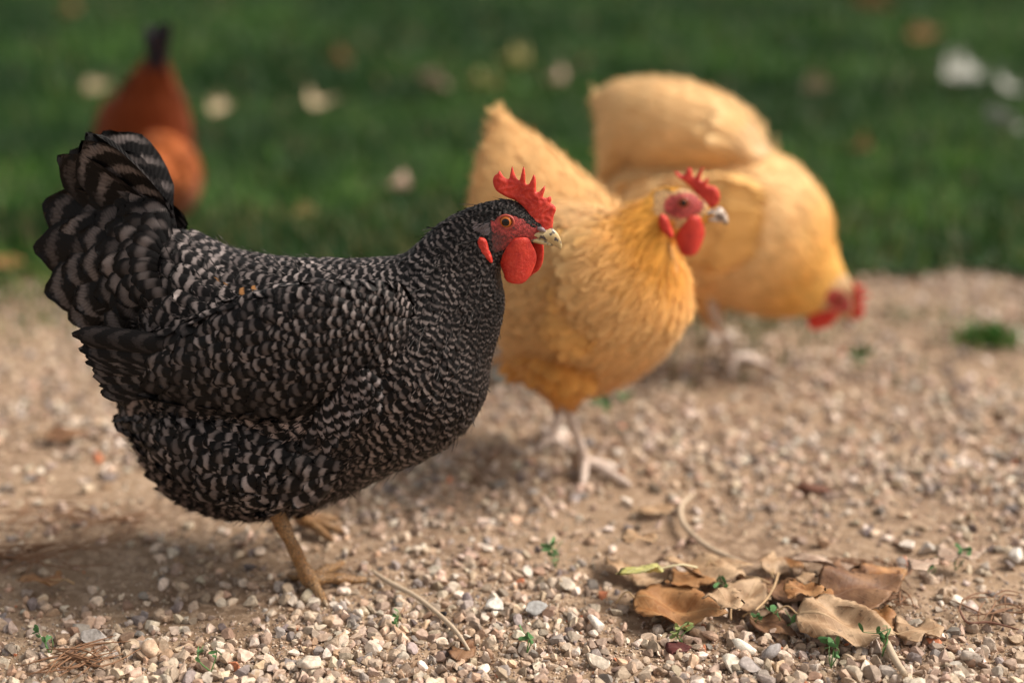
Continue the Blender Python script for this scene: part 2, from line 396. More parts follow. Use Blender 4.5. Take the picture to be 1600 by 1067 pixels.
def frame(o, h, pitch=0.):                 # head frame: forward, up, side (towards the far side)
    f = A(math.cos(R(h)) * math.cos(R(pitch)), math.sin(R(h)) * math.cos(R(pitch)), math.sin(R(pitch))); s = side_of(h); u = np.cross(f, s)
    return np.asarray(o), f, u, s
def fr_pt(fr, x, z, y=0.): return fr[0] + fr[1] * x + fr[2] * z + fr[3] * y
def eyeball(root, fr, x, z, y, r, m, sgn, ring_m, rr=None):
    c = fr_pt(fr, x, z, y * sgn); n = fr[3] * sgn
    th = np.linspace(0, np.pi * .5, 14); ph = np.linspace(0, 2 * np.pi, 28, endpoint=False)
    V = c + r * (np.sin(th)[:, None, None] * (np.cos(ph)[None, :, None] * fr[1] + np.sin(ph)[None, :, None] * fr[2]) + np.cos(th)[:, None, None] * n * .8)
    o = mesh_obj('eye', V.reshape(-1, 3), grid_faces(14, 28, True), m, root, attrs={'rad': np.repeat(np.sin(th) , 28)})
    if ring_m:
        q = np.linspace(0, 2 * np.pi, 36, endpoint=False); P = c + n * r * .25 + 1.0 * r * 1.08 * (np.cos(q)[:, None] * fr[1] * 1.12 + np.sin(q)[:, None] * fr[2] * .95)
        b = np.linspace(0, 2 * np.pi, 8, endpoint=False); d = norm(P - c - n * r * .25)
        T = P[:, None] + r * .2 * (np.cos(b)[None, :, None] * d[:, None] + np.sin(b)[None, :, None] * n)
        i, j = np.meshgrid(np.arange(36), np.arange(8), indexing='ij')
        F = np.stack([i * 8 + j, (i + 1) % 36 * 8 + j, (i + 1) % 36 * 8 + (j + 1) % 8, i * 8 + (j + 1) % 8], -1).reshape(-1, 4)
        mesh_obj('eyelid', T.reshape(-1, 3), F, ring_m, o)
def flat_part(name, root, outl, fr, y, thick, edge, m, bump_=0., bend=None, grid=.0011, sm=4, ns=350.):
    V, F, uv, d = pillow(outl, thick, (fr[0] + fr[3] * y, fr[1], fr[2], fr[3]), edge, grid, bump_, ns, sm, bend)
    return mesh_obj(name, V, F, m, root, uv=uv * 20)

def beak_parts(root, fr, up, lo, m, k=1.):
    st = [(fr_pt(fr, *a), fr_pt(fr, *b), fr[3] * w) for a, b, w in up]; l = Loft(st, 6, 20, 0.)
    o = mesh_obj('beak', l.V, l.F, m, root)
    st = [(fr_pt(fr, *a), fr_pt(fr, *b), fr[3] * w) for a, b, w in lo]; l = Loft(st, 6, 16, 0.)
    mesh_obj('lower_beak', l.V, l.F, m, o)
def hzp(x, y): return hz([(x, y)])[0]
BUP = [(hzp(850,572), hzp(850,600), .0068), (hzp(900,545), hzp(890,598), .0064), (hzp(950,540), hzp(935,604), .006), (hzp(1000,544), hzp(978,617), .0053), (hzp(1038,534), hzp(1018,634), .0045),
       (hzp(1074,562), hzp(1052,655), .0034), (hzp(1098,602), hzp(1082,668), .0022), (hzp(1109,642), hzp(1101,680), .0009)]
BLO = [(hzp(870,580), hzp(875,628), .0058), (hzp(930,590), hzp(928,638), .0054), (hzp(978,604), hzp(975,648), .0045), (hzp(1020,622), hzp(1018,656), .0032), (hzp(1050,648), hzp(1046,660), .001)]

# ---- hen one: the barred hen
H1 = -7.; q1 = A(-.187, 1.24, 0.); n1 = side_of(H1)
P1 = lambda x, y, off=0.: on_plane(x, y, q1, R(H1), off)
def hen_one():
    root = thing('hen', 'black and grey barred hen in sharp focus, its side to the camera, walking on gravel', 'hen', tuple(A(-.187, 1.24, 0)), 'hens foraging on the path and lawn')
    S = [(858,352,846,380,.006),(838,332,818,392,.012),(803,308,790,405,.0175),(765,309,782,436,.0215),(722,323,790,478,.028),(688,342,785,520,.036),
         (658,367,772,566,.047),(632,388,762,620,.059),(600,397,736,668,.070),(552,401,690,706,.079),(490,401,620,738,.085),(430,398,540,776,.087),
         (370,388,455,803,.084),(320,369,370,806,.078),(288,358,292,782,.066),(268,362,238,730,.052),(248,385,208,674,.036),(232,430,200,620,.02)]
    st = [(P1(a, b), P1(c, d), n1 * w_) for a, b, c, d, w_ in S]
    lf = Loft(st, 12, 72, .004)
    def inface(p):   # face skin region in head pixels (both sides)
        d = p - CAM; f = d @ A(0, cp, -sp); x = 800 + FPX * d[:, 0] / f; y = 533.5 - FPX * (d @ A(0, sp, cp)) / f
        return x, y
    e0 = P1(793.4, 341.3)
    FACE = np.array(hz([(640,455),(672,428),(720,415),(800,425),(862,452),(905,490),(960,520),(1100,520),(1100,640),(880,650),(800,655),(735,680),(672,685),(640,655),(648,600),(660,550),(640,500)]))
    def hxy(p):
        d = p - e0; f = A(math.cos(R(H1)), math.sin(R(H1)), 0); return d @ f, d[:, 2]
    def in_poly(x, z, O=FACE):
        a = O; b = np.roll(O, -1, 0); X, Y = x[:, None], z[:, None]
        return ((((a[:, 1] > Y) != (b[:, 1] > Y)) & (X < (b[:, 0] - a[:, 0]) * (Y - a[:, 1]) / (b[:, 1] - a[:, 1] + 1e-12) + a[:, 0])).sum(1) % 2 == 1)
    def bc(p):
        x, z = hxy(p); f = in_poly(x, z); c = np.tile(A(.012, .010, .011), (len(p), 1))
        red = np.tile(A(.42, .05, .045), (len(p), 1))
        dk = smooth((-z - .004) / .010) * smooth((-x + .006) / .014)       # dusky lower cheek
        red = red * (1 - .75 * dk[:, None]) + A(.05, .03, .03) * .75 * dk[:, None]
        c[f] = red[f]; return c
    # legs
    legs = []
    hip = P1(410, 690, -.035); hock = P1(432, 800, -.04); ank = ground(484, 908, .010)
    toes = [ground(507, 944), ground(572, 910), ground(534, 884), ground(452, 902)]
    foot(legs, hip, hock, ank, toes[:3]); foot(legs, ank + A(0, 0, .002), ank, ank, [toes[3]], .004)
    hip2 = P1(430, 700, .035); hock2 = P1(466, 800, .045); ank2 = at(472, 842, 1.33) ; toes2 = [ank2 + A(.045, -.01, -.012), ank2 + A(.035, .02, -.014), ank2 + A(.036, -.03, -.012)]
    ank2[2] = max(ank2[2], .012)
    foot(legs, hip2, hock2, ank2, [A(t[0], t[1], .001) for t in toes2], .0055, .0038)
    body_mesh(root, lf, legs, M['leg_horn'], bc, e0, .007)
    claws(toes[:3], ank, root, M['claw'])
    # feathers
    LIGHT = A(.155, .133, .131)
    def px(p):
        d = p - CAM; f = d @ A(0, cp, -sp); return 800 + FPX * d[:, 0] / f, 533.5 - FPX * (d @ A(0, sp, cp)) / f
    def rf(p, s, ph):
        x, y = px(p)
        r = np.interp(x, [190, 260, 330, 430, 560, 640, 700, 760, 800, 850], [.0084, .0076, .0068, .0060, .0052, .0046, .0038, .0029, .0019, .0013])
        r = r * (1 + .25 * smooth((y - 480) / 200))
        r = np.where((y > 620) & (x < 520), .0088, r)
        return r
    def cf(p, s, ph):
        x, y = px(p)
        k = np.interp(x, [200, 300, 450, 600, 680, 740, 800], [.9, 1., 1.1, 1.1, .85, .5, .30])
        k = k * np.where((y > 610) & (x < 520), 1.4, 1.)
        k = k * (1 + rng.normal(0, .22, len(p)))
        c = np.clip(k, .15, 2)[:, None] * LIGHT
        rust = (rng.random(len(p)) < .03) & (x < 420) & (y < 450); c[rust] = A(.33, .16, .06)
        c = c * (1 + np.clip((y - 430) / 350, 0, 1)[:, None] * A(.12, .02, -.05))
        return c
    def kf(p, s, ph):
        x, z = hxy(p + rng.normal(0, .0009, p.shape)); return ~in_poly(x, z) & (x < .030)
    coat = Coat()
    nbf = lambda p, s, ph: np.interp(px(p)[0], [200, 600, 700, 800], [2.1, 2.5, 2.3, 1.9])
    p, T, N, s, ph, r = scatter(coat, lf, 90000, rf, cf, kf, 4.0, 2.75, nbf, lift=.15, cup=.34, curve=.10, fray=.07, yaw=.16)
    for sg in (1, -1):                      # feathered thighs, fuller than the belly
        TH = [(545,700,540,745,-.060,.010),(490,668,490,778,-.064,.022),(420,648,422,796,-.065,.030),(345,636,350,786,-.062,.032),(275,628,285,748,-.053,.026),(215,640,226,692,-.036,.014)]
        if sg < 0: TH = [(a, b - 55, c, d - 55, -o, w_) for a, b, c, d, o, w_ in TH]
        thl = Loft([(P1(a, b, o), P1(c, d, o), n1 * w_) for a, b, c, d, o, w_ in TH], 8, 40, .002)
        scatter(coat, thl, 14000, lambda p, s, ph: np.full(len(p), .0076), lambda p, s, ph: np.clip(1.12 + rng.normal(0, .22, len(p)), .3, 2)[:, None] * LIGHT, lambda p, s, ph: (s > .05) & (s < .95), 3.8, 2.6, lambda p, s, ph: np.full(len(p), 2.1), lift=.17, cup=.40, curve=.14, fray=.12, yaw=.25)
    # soft down strands that break the outline, thickest on belly and vent
    p, T, N, s, ph = lf.sample(16000); x, y = px(p)
    k = kf(p, s, ph) & (rng.random(len(p)) < .6 * np.clip(.12 + .9 * smooth((y - 600) / 120) * (x < 560) + .6 * (x < 260), 0, 1)); p, T, N = p[k], T[k], N[k]
    x, y = px(p); L = np.where(x < 760, .016, .007) * rng.uniform(.6, 1.3, len(p))
    coat.add(p, T + rng.normal(0, .35, T.shape), N, L, .0011, cf(p, s[k], ph[k]) * .7, nb=2., lift=.42, cup=.1, curve=.1, fray=.0, yaw=.3)
    # pale ruffled tuft at the shoulder
    th = rng.random(80); a0 = np.array([P1(500 + 70 * t + rng.normal(0, 9), 655 - 70 * t + rng.normal(0, 12), -.094) for t in th])
    Tn = norm(np.tile(A(.25, -.1, -.75), (80, 1)) + rng.normal(0, .25, (80, 3))); Nn = norm(np.tile(-n1, (80, 1)) + A(0, 0, .2))
    coat.add(a0, Tn, Nn, .024, .010, A(.20, .17, .17), nb=2.3, lift=.2, cup=.5, curve=.2, fray=.12, yaw=.3)
    coat.build('plumage', M['barred'], root)
    # cheek bristles
    # wings
    W = [(652,478,648,520,-.055,.006),(628,450,612,575,-.062,.014),(585,438,560,612,-.070,.019),(535,436,508,636,-.076,.022),(480,440,450,652,-.079,.024),
         (420,450,392,652,-.079,.024),(360,470,332,643,-.075,.022),(300,498,272,628,-.066,.019),(240,517,222,614,-.054,.014),(196,524,200,606,-.042,.008),(172,526,184,590,-.036,.004)]
    wl = Loft([(P1(a, b, o * 1.08), P1(c, d, o * 1.08), n1 * w_) for a, b, c, d, o, w_ in W], 8, 40, .002)
    wc = Coat()
    rw = lambda p, s, ph: np.interp(px(p)[0], [130, 200, 300, 400, 520, 620], [.0056, .0072, .0080, .0068, .0056, .0046]) * (1 + .2 * smooth((px(p)[1] - 560) / 60))
    def cw(p, s, ph):
        x, y = px(p); k = (1 - .5 * smooth((y - 570) / 60)) * (1 + rng.normal(0, .2, len(p))); return np.clip(k, .2, 2)[:, None] * LIGHT * .92  # wing darkens to its lower edge, the shadow there put into feather colour
    for N_ in (30000,):
        scatter(wc, wl, N_, rw, cw, lambda p, s, ph: s > .05, 4.1, 2.5, lambda p, s, ph: np.full(len(p), 2.3), lift=.13, cup=.42, curve=.08, fray=.06, yaw=.12)
    # long flight feathers at the wing's end
    for i in range(9):
        t = i / 8; b = P1(300 - 20 * t, 545 + 55 * t, -.078 + .01 * t); e = P1(142 + 40 * t + 5 * (i % 2), 520 + 88 * t, -.046)
        wc.add(b[None], (e - b)[None], norm(-n1 + A(0, 0, .25))[None], np.linalg.norm(e - b), .020, LIGHT * .45, nb=5., lift=.0, cup=.3, curve=-.02, fray=.03, yaw=.02, tip=.8)
    wc.build('wing', M['barred'], root)
    wc.build('wing', M['barred'], root, mirror=(q1, n1, A(0, 0, -.035) - n1 * .012))
    # tail: tent of broad feathers, coverts in rows over it
    TIP = np.array([(138,206),(104,222),(80,252),(62,296),(52,345),(48,388),(56,430),(76,470),(100,500),(132,528),(180,556)], float)
    BAS = np.array([(262,372),(258,380),(254,388),(250,396),(248,404),(246,412),(246,422),(250,435),(256,448),(268,466),(290,490)], float)
    tc = Coat()
    tipc, basc = catmull(TIP, 10), catmull(BAS, 10)
    for layer, (f0, f1, n, wd, y0) in enumerate([(0., 1., 6, .056, 0.), (0., .82, 6, .050, .004), (.1, .64, 7, .040, .009), (.15, .50, 8, .030, .014), (.2, .38, 10, .022, .018), (.1, .26, 11, .016, .022)]):
        for i in range(n):
            t = (i + .5 * (layer % 2) * .9) / n; t = min(t, .999); k = t * (len(tipc) - 1); k0 = int(k)
            tp = tipc[k0]; bp = basc[k0]; tp = bp + (tp - bp) * f1 + rng.normal(0, 4, 2) * (layer > 0)
            off = -(.004 + .034 * t + y0); b = P1(*bp, off * .8 - .004); e = P1(*tp, off)
            d = e - b; L = np.linalg.norm(d); g = norm(d); Nn = norm(-n1 + A(0, 0, .35 * (1 - t)))
            tc.add(b[None], d[None], Nn[None], L, wd * rng.uniform(.9, 1.1), LIGHT * rng.uniform(.45, .85), nb=L / .026, lift=.02, cup=.30, curve=.04, fray=.014, yaw=.05, tip=.72, rollv=.12)
    # leading edge feather, the tail's lit top edge painted in as a paler colour
    b = P1(268, 352, -.004); e = P1(132, 208, -.006)
    for sgn in (1, -1):
        tc.add(b[None], (e - b)[None], norm(-n1 + A(.5, 0, .5))[None], np.linalg.norm(e - b), .030, LIGHT * .95, nb=1.3, lift=.0 if sgn > 0 else .03, cup=.25, curve=-.10 * sgn * .3, fray=.02, yaw=.02, tip=.75)
    core = Loft([(P1(268, 362), P1(262, 500), n1 * .022), (P1(225, 345), P1(195, 500), n1 * .012), (P1(165, 300), P1(140, 470), n1 * .004), (P1(150, 310), P1(130, 440), n1 * .002)], 6, 24, 0)
    to = tc.build('tail', M['barred'], root); tc.build('tail', M['barred'], root, mirror=(q1, n1))
    mesh_obj('tail_core', core.V, core.F, M['skin'], to, attrs={'bcol': np.tile(A(.012, .01, .011), (len(core.V), 1))})
    # head furniture
    fr = frame(e0, H1)
    flat_part('comb', root, COMB1, fr, 0, .0038, .0040, M['comb'], .0005, lambda P: .0016 * np.sin(P[:, 0] * 190) , .0007)
    def wb(k): return lambda P: -k * (.0055 + .25 * (P[:, 1] + .02) * 0 + 8 * (np.clip(-P[:, 1] - .012, 0, 1)) ** 2 * 1.0)
    flat_part('wattle', root, WAT1, fr, -.0075, .0032, .008, M['comb'], .0001, lambda P: -.0035 * np.cos((P[:, 0] - .008) * 130) + .0, .001)
    flat_part('wattle', root, WAT1B, fr, .0075, .0032, .008, M['comb'], .0001, lambda P: .0035 * np.cos((P[:, 0] - .012) * 130), .001)
    EAR = hz([(560,575),(550,610),(556,650),(580,690),(612,722),(640,748),(656,742),(650,700),(632,655),(618,600),(598,578)])
    EARC = hz([(550,520),(575,492),(615,484),(648,500),(660,540),(655,575),(620,585),(585,565),(565,545)])
    for sgn in (-1, 1):
        flat_part('earlobe', root, EAR, fr, .0195 * sgn, .0055, .003, M['comb'], .0003, lambda P: np.zeros(len(P)) + sgn * .12 * (-.02 - P[:, 1]) * 0)
        c = Coat(); k = 60; uu = rng.uniform(0, 1, (k, 2)); pp = np.array([fr_pt(fr, -.0245 + .017 * a * .8 - .002, -.0005 - .010 * b, .0175 * sgn) for a, b in uu])
        c.add(pp, norm(np.tile(-fr[1] - fr[2] * .5, (k, 1)) + rng.normal(0, .2, (k, 3))), np.tile(fr[3] * sgn, (k, 1)), .0055, .0015, A(.14, .12, .13), nb=.1, lift=.25, fray=.1)
        c.build('ear_tuft', M['grey_tuft'], root)
        eyeball(root, fr, 0, 0, .0118, .0056, M['eye'], sgn, M['lid'])
    beak_parts(root, fr, BUP, BLO, M['beak'])
    V, F = tube([fr_pt(fr, *hzp(945,528), -.0052), fr_pt(fr, *hzp(975,535), -.0056), fr_pt(fr, *hzp(1000,550), -.0045)], [.0012, .0022, .0008], 10); mesh_obj('nostril', V, F, M['nostril'], root)
    V, F = tube([fr_pt(fr, *hzp(945,528), .0052), fr_pt(fr, *hzp(975,535), .0056), fr_pt(fr, *hzp(1000,550), .0045)], [.0012, .0022, .0008], 10); mesh_obj('nostril', V, F, M['nostril'], root)
    # tiny bristles over brow and cheek skin
    p, T, N, s, ph = lf.sample(60000); x, z = hxy(p); k = in_poly(x, z) & (x < .028) & ((x ** 2 + z ** 2) > .0085 ** 2)
    k &= rng.random(len(p)) < np.where((z < -.004) & (x < .012), .8, .10); p, T, N = p[k], T[k], N[k]
    c = Coat(); c.add(p, T, N, .0022, .0004, A(.05, .035, .035), nb=.1, lift=.5, fray=.0, yaw=.4); c.build('face_bristle', M['grey_tuft'], root)
M['grey_tuft'] = feather_mat('grey_tuft_feather', False); M['lid'] = plain('eyelid_skin', (.42, .075, .05), .5)

# ---- the buff and the brown hens share one builder
def simple_hen(name, label, root_xy, body, wings, tail, legs_spec, eye_spec, cols, leg_m, comb_out, beak_m, rsize=1., head=True, thighs=()):
    root = thing(name, label, 'hen', tuple(root_xy), 'hens foraging on the path and lawn')
    lf = Loft(st_px(body), 10, 56, .004)
    legs = []
    for hip, hock, ank, toes in legs_spec:
        foot(legs, hip, hock, ank, toes, .0054, .0040)
    cbody, cneck, cfluff = cols[:3]
    ex, ey, eY = eye_spec[:3]; e0 = at(ex, ey, eY); hh, hp = eye_spec[3], eye_spec[4]; fr = frame(e0, hh, hp)
    FACE = ((-.020, .006), (.030, .011))
    def facek(p):
        d = p - e0; x, z, y = d @ fr[1], d @ fr[2], np.abs(d @ fr[3])
        return (((x - .001) / .021) ** 2 + ((z + .004) / .0125) ** 2 < 1) & (y > .004) & (np.linalg.norm(d, axis=1) < .05)
    def bc(p):
        f = facek(p); c = np.tile(A(*cbody) * .8, (len(p), 1)); c[f] = A(.48, .06, .05); return c
    body_mesh(root, lf, legs, leg_m, bc, e0, .008)
    def rf(p, s, ph): return np.interp(s, [0, .08, .2, .35, .55, 1.], [.0014, .0024, .004, .0065, .009, .010]) * rsize
    def cf(p, s, ph):
        k = np.interp(s, [0, .12, .36, .50], [1, 1, .95, 0])[:, None]; z = p[:, 2]  # neck gold runs on over the breast, bounced orange shade put into colour
        c = A(*cneck) * k + A(*cbody) * (1 - k)
        f = (smooth((.16 - z) / .06) * smooth((s - .35) / .2))[:, None]; c = c * (1 - f * .6) + A(*cfluff) * f * .6  # lower body turns fluff colour; on buff hens this paints underside shade
        return c * (1 + rng.normal(0, .08, (len(p), 1)))
    co = Coat(); scatter(co, lf, 50000, rf, cf, lambda p, s, ph: ~facek(p) | (s > .25), 3.8, 2.2, None, lift=.015, cup=.35, curve=.15, fray=.12, yaw=.10, rollv=.03)
    for tha in thighs:
        rg = [(at(x_, y_, Y_) + A(0, w_, 0), at(x_, y_, Y_) - A(0, w_, 0), A(w_, 0, 0)) for x_, y_, Y_, w_ in tha]; tl_ = Loft(rg, 6, 28, .002)
        scatter(co, tl_, 6000, lambda p, s, ph: np.interp(s, [0, 1], [.008, .004]), lambda p, s, ph: np.tile(A(*cfluff), (len(p), 1)) * (1 + rng.normal(0, .06, (len(p), 1))), lambda p, s, ph: s < .9, 3.8, 2.2, None, lift=.03, cup=.35, curve=.08, fray=.12)
    p, T, N, s, ph = lf.sample(5000); k = (s > .3); p, T, N, s, ph = p[k], T[k], N[k], s[k], ph[k]
    co.add(p, T + rng.normal(0, .2, T.shape), N, .020, .0012, cf(p, s, ph), lift=.22, cup=.1, fray=.0, yaw=.3)
    co.build('plumage', M['buff'], root)
    for wst in wings:
        wl = Loft(st_px(wst), 8, 36, .002); c = Coat()
        scatter(c, wl, 12000, lambda p, s, ph: np.interp(s, [0, 1], [.008, .012]) * rsize, lambda p, s, ph: (A(*cbody) * np.clip(s * 1.4 + .15, 0, 1)[:, None] + A(*cneck) * (1 - np.clip(s * 1.4 + .15, 0, 1)[:, None])) * (1 + rng.normal(0, .04, (len(p), 1))), lambda p, s, ph: (s > .1) & (s < .92), 4., 2.2, None, lift=.02, cup=.35, curve=.1, fray=.1, rollv=.03)
        c.build('wing', M['buff'], root)
    tl = tail if isinstance(tail, Loft) else Loft(st_px(tail), 8, 40, .002)
    c = Coat(); tcol = cols[3] if len(cols) > 3 else cols[0]
    scatter(c, tl, 14000, lambda p, s, ph: np.interp(s, [0, .5, .8, 1], [.009, .009, .0055, .0035]) * rsize, lambda p, s, ph: np.tile(A(*tcol), (len(p), 1)) * (1 + rng.normal(0, .07, (len(p), 1))), lambda p, s, ph: (s > .19) & (s < .97), 4.2, 2.1, None, lift=.015, cup=.35, curve=.08, fray=.08, rollv=.03)
    p, T, N, s, ph = tl.sample(2600); c.add(p, T + rng.normal(0, .3, T.shape), N, .028, .0012, A(*tcol) * rng.uniform(.85, 1.1, (len(p), 1)), lift=.25, cup=.1, fray=.0, yaw=.2)
    to = c.build('tail', M['buff'], root)
    cc_ = np.repeat(tl.c, tl.m, 0); mesh_obj('tail_core', cc_ + (tl.V - cc_) * .84, tl.F, M['skin'], to, attrs={'bcol': np.tile(A(*tcol) * .8, (len(tl.V), 1))})
    if head:
        flat_part('comb', root, comb_out, fr, 0, .005, .003, M['comb'], .0004, lambda P: .001 * np.sin(P[:, 0] * 160), .0014, 3)
        for sgn in (-1, 1):
            flat_part('wattle', root, [(x * .92, z) for x, z in WAT1], fr, .0075 * sgn, .0042, .006, M['comb'], .0, lambda P: sgn * .0035 * np.cos((P[:, 0] - .008) * 130), .002, 3)
            EAR = hz([(560,560),(545,610),(556,660),(590,710),(640,748),(670,742),(660,690),(640,640),(618,590),(598,568)])
            flat_part('earlobe', root, EAR, fr, .0185 * sgn, .006, .003, M['comb'], .0, None, .002, 3)
            eyeball(root, fr, 0, 0, .0125, .0050, M['eye_red'], sgn, M['lid'])
        beak_parts(root, fr, BUP, BLO, beak_m)
    return root

def hz2(pts): return hz(pts, 1000, 230, 6.275, (1065.5, 312), 1535.)
COMB2 = hz2([(330,250),(345,232),(375,258),(420,275),(452,215),(475,196),(495,225),(515,290),(545,275),(585,205),(605,192),(600,240),(585,310),(620,330),(645,290),(660,310),(655,370),(700,375),(740,395),(775,445),(780,520),(755,570),(700,600),(640,590),(590,560),(560,480),(500,400),(420,330),(370,300)])
BUFF, GOLD, FLUF_SHADE = (.84, .52, .22), (.72, .33, .048), (.68, .31, .07)  # last tone: fluff made deeper orange, with underside shade in the colour
def hen_two():
    body = [(1119,324,1108,350,1.417,.006,0),(1097,302,1088,366,1.417,.012,0),(1066,286,1058,376,1.418,.0175,0),(1034,286,1050,391,1.422,.022,-6),
            (1003,300,1058,422,1.424,.032,-18),(976,316,1066,458,1.424,.045,-32),(955,325,1062,503,1.420,.060,-45),(938,326,1040,545,1.425,.074,-50),
            (915,320,1000,590,1.450,.084,-52),(890,314,950,618,1.485,.090,-52),(865,308,900,625,1.525,.090,-52),(845,302,862,605,1.565,.082,-52),(825,300,835,560,1.60,.066,-52),(805,320,815,500,1.63,.040,-52)]
    wn = [(968,410,965,470,1.395,.006,-52),(945,385,940,530,1.400,.014,-52),(910,365,900,555,1.41,.020,-52),(865,360,850,545,1.45,.018,-52),(820,370,800,520,1.50,.014,-52),(785,400,775,480,1.55,.006,-52)]
    tail = [(950,330,900,420,1.53,.052,-52),(900,282,830,400,1.57,.060,-52),(850,235,775,360,1.61,.054,-52),(812,202,762,290,1.64,.034,-52),(790,182,768,225,1.655,.014,-52)]
    a1 = ground(915, 722, .010); a2 = ground(862, 688, .010)
    legs = [(at(880, 560, 1.47), at(888, 640, 1.475), a1, [ground(910, 762), ground(985, 762), ground(965, 735), ground(905, 700)]),
            (at(850, 560, 1.54), at(875, 640, 1.56), a2, [ground(838, 706), ground(895, 686), ground(886, 700), ground(848, 672)])]
    return simple_hen('hen', 'golden buff hen with raised head and red face, standing just behind the barred hen', ground(915, 735), body, [wn], tail, legs,
                      (1065.5, 312, 1.4175, 0, 0), (BUFF, GOLD, FLUF_SHADE), M['leg_pink'], COMB2, M['beak_pale'], thighs=[[(880,560,1.47,.045),(883,595,1.47,.034),(888,618,1.472,.021),(890,636,1.475,.011)],[(852,560,1.54,.045),(862,595,1.545,.032),(870,618,1.55,.02),(872,632,1.555,.011)]])
def hen_three():
    body = [(1340,492,1322,503,1.795,.006,-15),(1343,472,1300,500,1.795,.012,-15),(1335,442,1280,492,1.80,.018,-15),(1322,415,1258,497,1.80,.028,-15),
            (1308,375,1230,500,1.805,.045,-18),(1300,325,1190,497,1.81,.062,-20),(1272,280,1150,488,1.82,.078,-22),(1230,246,1105,476,1.835,.090,-25),
            (1180,230,1060,482,1.85,.096,-25),(1120,224,1020,478,1.87,.096,-25),(1060,225,990,455,1.89,.088,-25),(1005,236,970,420,1.91,.070,-25),(962,255,950,380,1.93,.046,-25)]
    wn = [(1210,300,1190,400,1.745,.012,-25),(1160,280,1140,420,1.75,.018,-25),(1090,275,1070,415,1.775,.020,-25),(1020,280,1010,390,1.80,.016,-25),(975,295,972,350,1.83,.006,-25)]
    tail = [(1200,226,1185,262,1.84,.040,-25),(1172,182,1150,268,1.85,.060,-25),(1125,148,1095,272,1.87,.068,-25),(1068,127,1040,275,1.89,.068,-25),(1015,122,990,262,1.91,.058,-25),(968,127,955,285,1.93,.046,-25),(942,146,944,210,1.94,.024,-25)]
    a1 = ground(1146, 560, .012); a2 = ground(1118, 530, .012)
    legs = [(at(1100, 430, 1.80), at(1118, 495, 1.80), a1, [ground(1143, 590), ground(1200, 572), ground(1185, 560), ground(1110, 560)]),
            (at(1075, 430, 1.92), at(1100, 480, 1.93), a2, [ground(1110, 548), ground(1160, 535), ground(1150, 522), ground(1090, 530)])]
    return simple_hen('hen', 'pale buff hen pecking with its head lowered to the ground and tail raised', ground(1140, 560), body, [wn], tail, legs,
                      (1314, 463, 1.797, -15, -50), ((.86, .58, .28), (.80, .43, .10), (.74, .40, .15)), M['leg_pink'], COMB2, M['beak_pale'], thighs=[[(1095,430,1.82,.045),(1103,465,1.82,.030),(1111,488,1.815,.018),(1119,505,1.81,.010)],[(1080,430,1.90,.04),(1090,465,1.91,.026),(1098,490,1.92,.012)]])
def hen_four():
    hd = 78
    body = [(190,300,185,318,2.86,.006,hd),(195,270,185,312,2.84,.014,hd),(200,240,190,308,2.80,.022,hd),(205,215,198,310,2.76,.04,hd),(212,198,210,330,2.72,.065,hd),(220,192,222,345,2.66,.088,hd),
            (228,188,235,352,2.58,.100,hd),(234,188,245,350,2.52,.098,hd),(238,195,250,345,2.46,.082,hd),(240,215,252,330,2.42,.05,hd)]
    o = at(232, 190, 2.50)
    def ring(px, py, Y, wx, wy): c = at(px, py, Y); return (c + A(0, wy, .0), c - A(0, wy, 0), A(wx, 0, 0))
    tail = Loft([ring(224, 285, 2.50, .098, .06), ring(224, 215, 2.49, .088, .055), ring(226, 180, 2.48, .078, .05), ring(230, 155, 2.465, .062, .035), ring(236, 125, 2.45, .040, .024), ring(242, 100, 2.44, .022, .014), ring(246, 80, 2.43, .010, .008)], 8, 36, .002)
    g = at(235, 340, 2.55)
    legs = [(at(215, 330, 2.55), at(215, 350, 2.55), A(at(215, 350, 2.55)[0], 2.55, .012), [A(at(215, 350, 2.55)[0] + d, 2.60, .001) for d in (-.03, 0, .03)]),
            (at(265, 330, 2.55), at(265, 350, 2.55), A(at(265, 350, 2.55)[0], 2.55, .012), [A(at(265, 350, 2.55)[0] + d, 2.60, .001) for d in (-.03, 0, .03)])]
    r = simple_hen('hen', 'rust brown hen seen from behind on the grass beyond the barred hen', (g[0], 2.55, 0), body, [], tail, legs, (190, 300, 2.84, hd, -40),
                   ((.34, .085, .016), (.24, .05, .010), (.36, .10, .022), (.24, .050, .012)), M['leg_horn'], COMB2, M['beak'], 1.25)
    c = Coat()   # dark tail tip feathers
    for i in range(9):
        b = at(241 + rng.normal(0, 6), 112, 2.425); e = at(247 + rng.normal(0, 7), 34 + 14 * rng.random(), 2.41)
        c.add(b[None], (e - b)[None], norm(A(rng.normal(0, .5), -1, 0))[None], np.linalg.norm(e - b), .020, A(.015, .012, .02), nb=1., lift=0., fray=.02, yaw=.05)
    c.build('tail_tip', M['buff'], r)
    return r
hen_one(); hen_two(); hen_three(); hen_four()

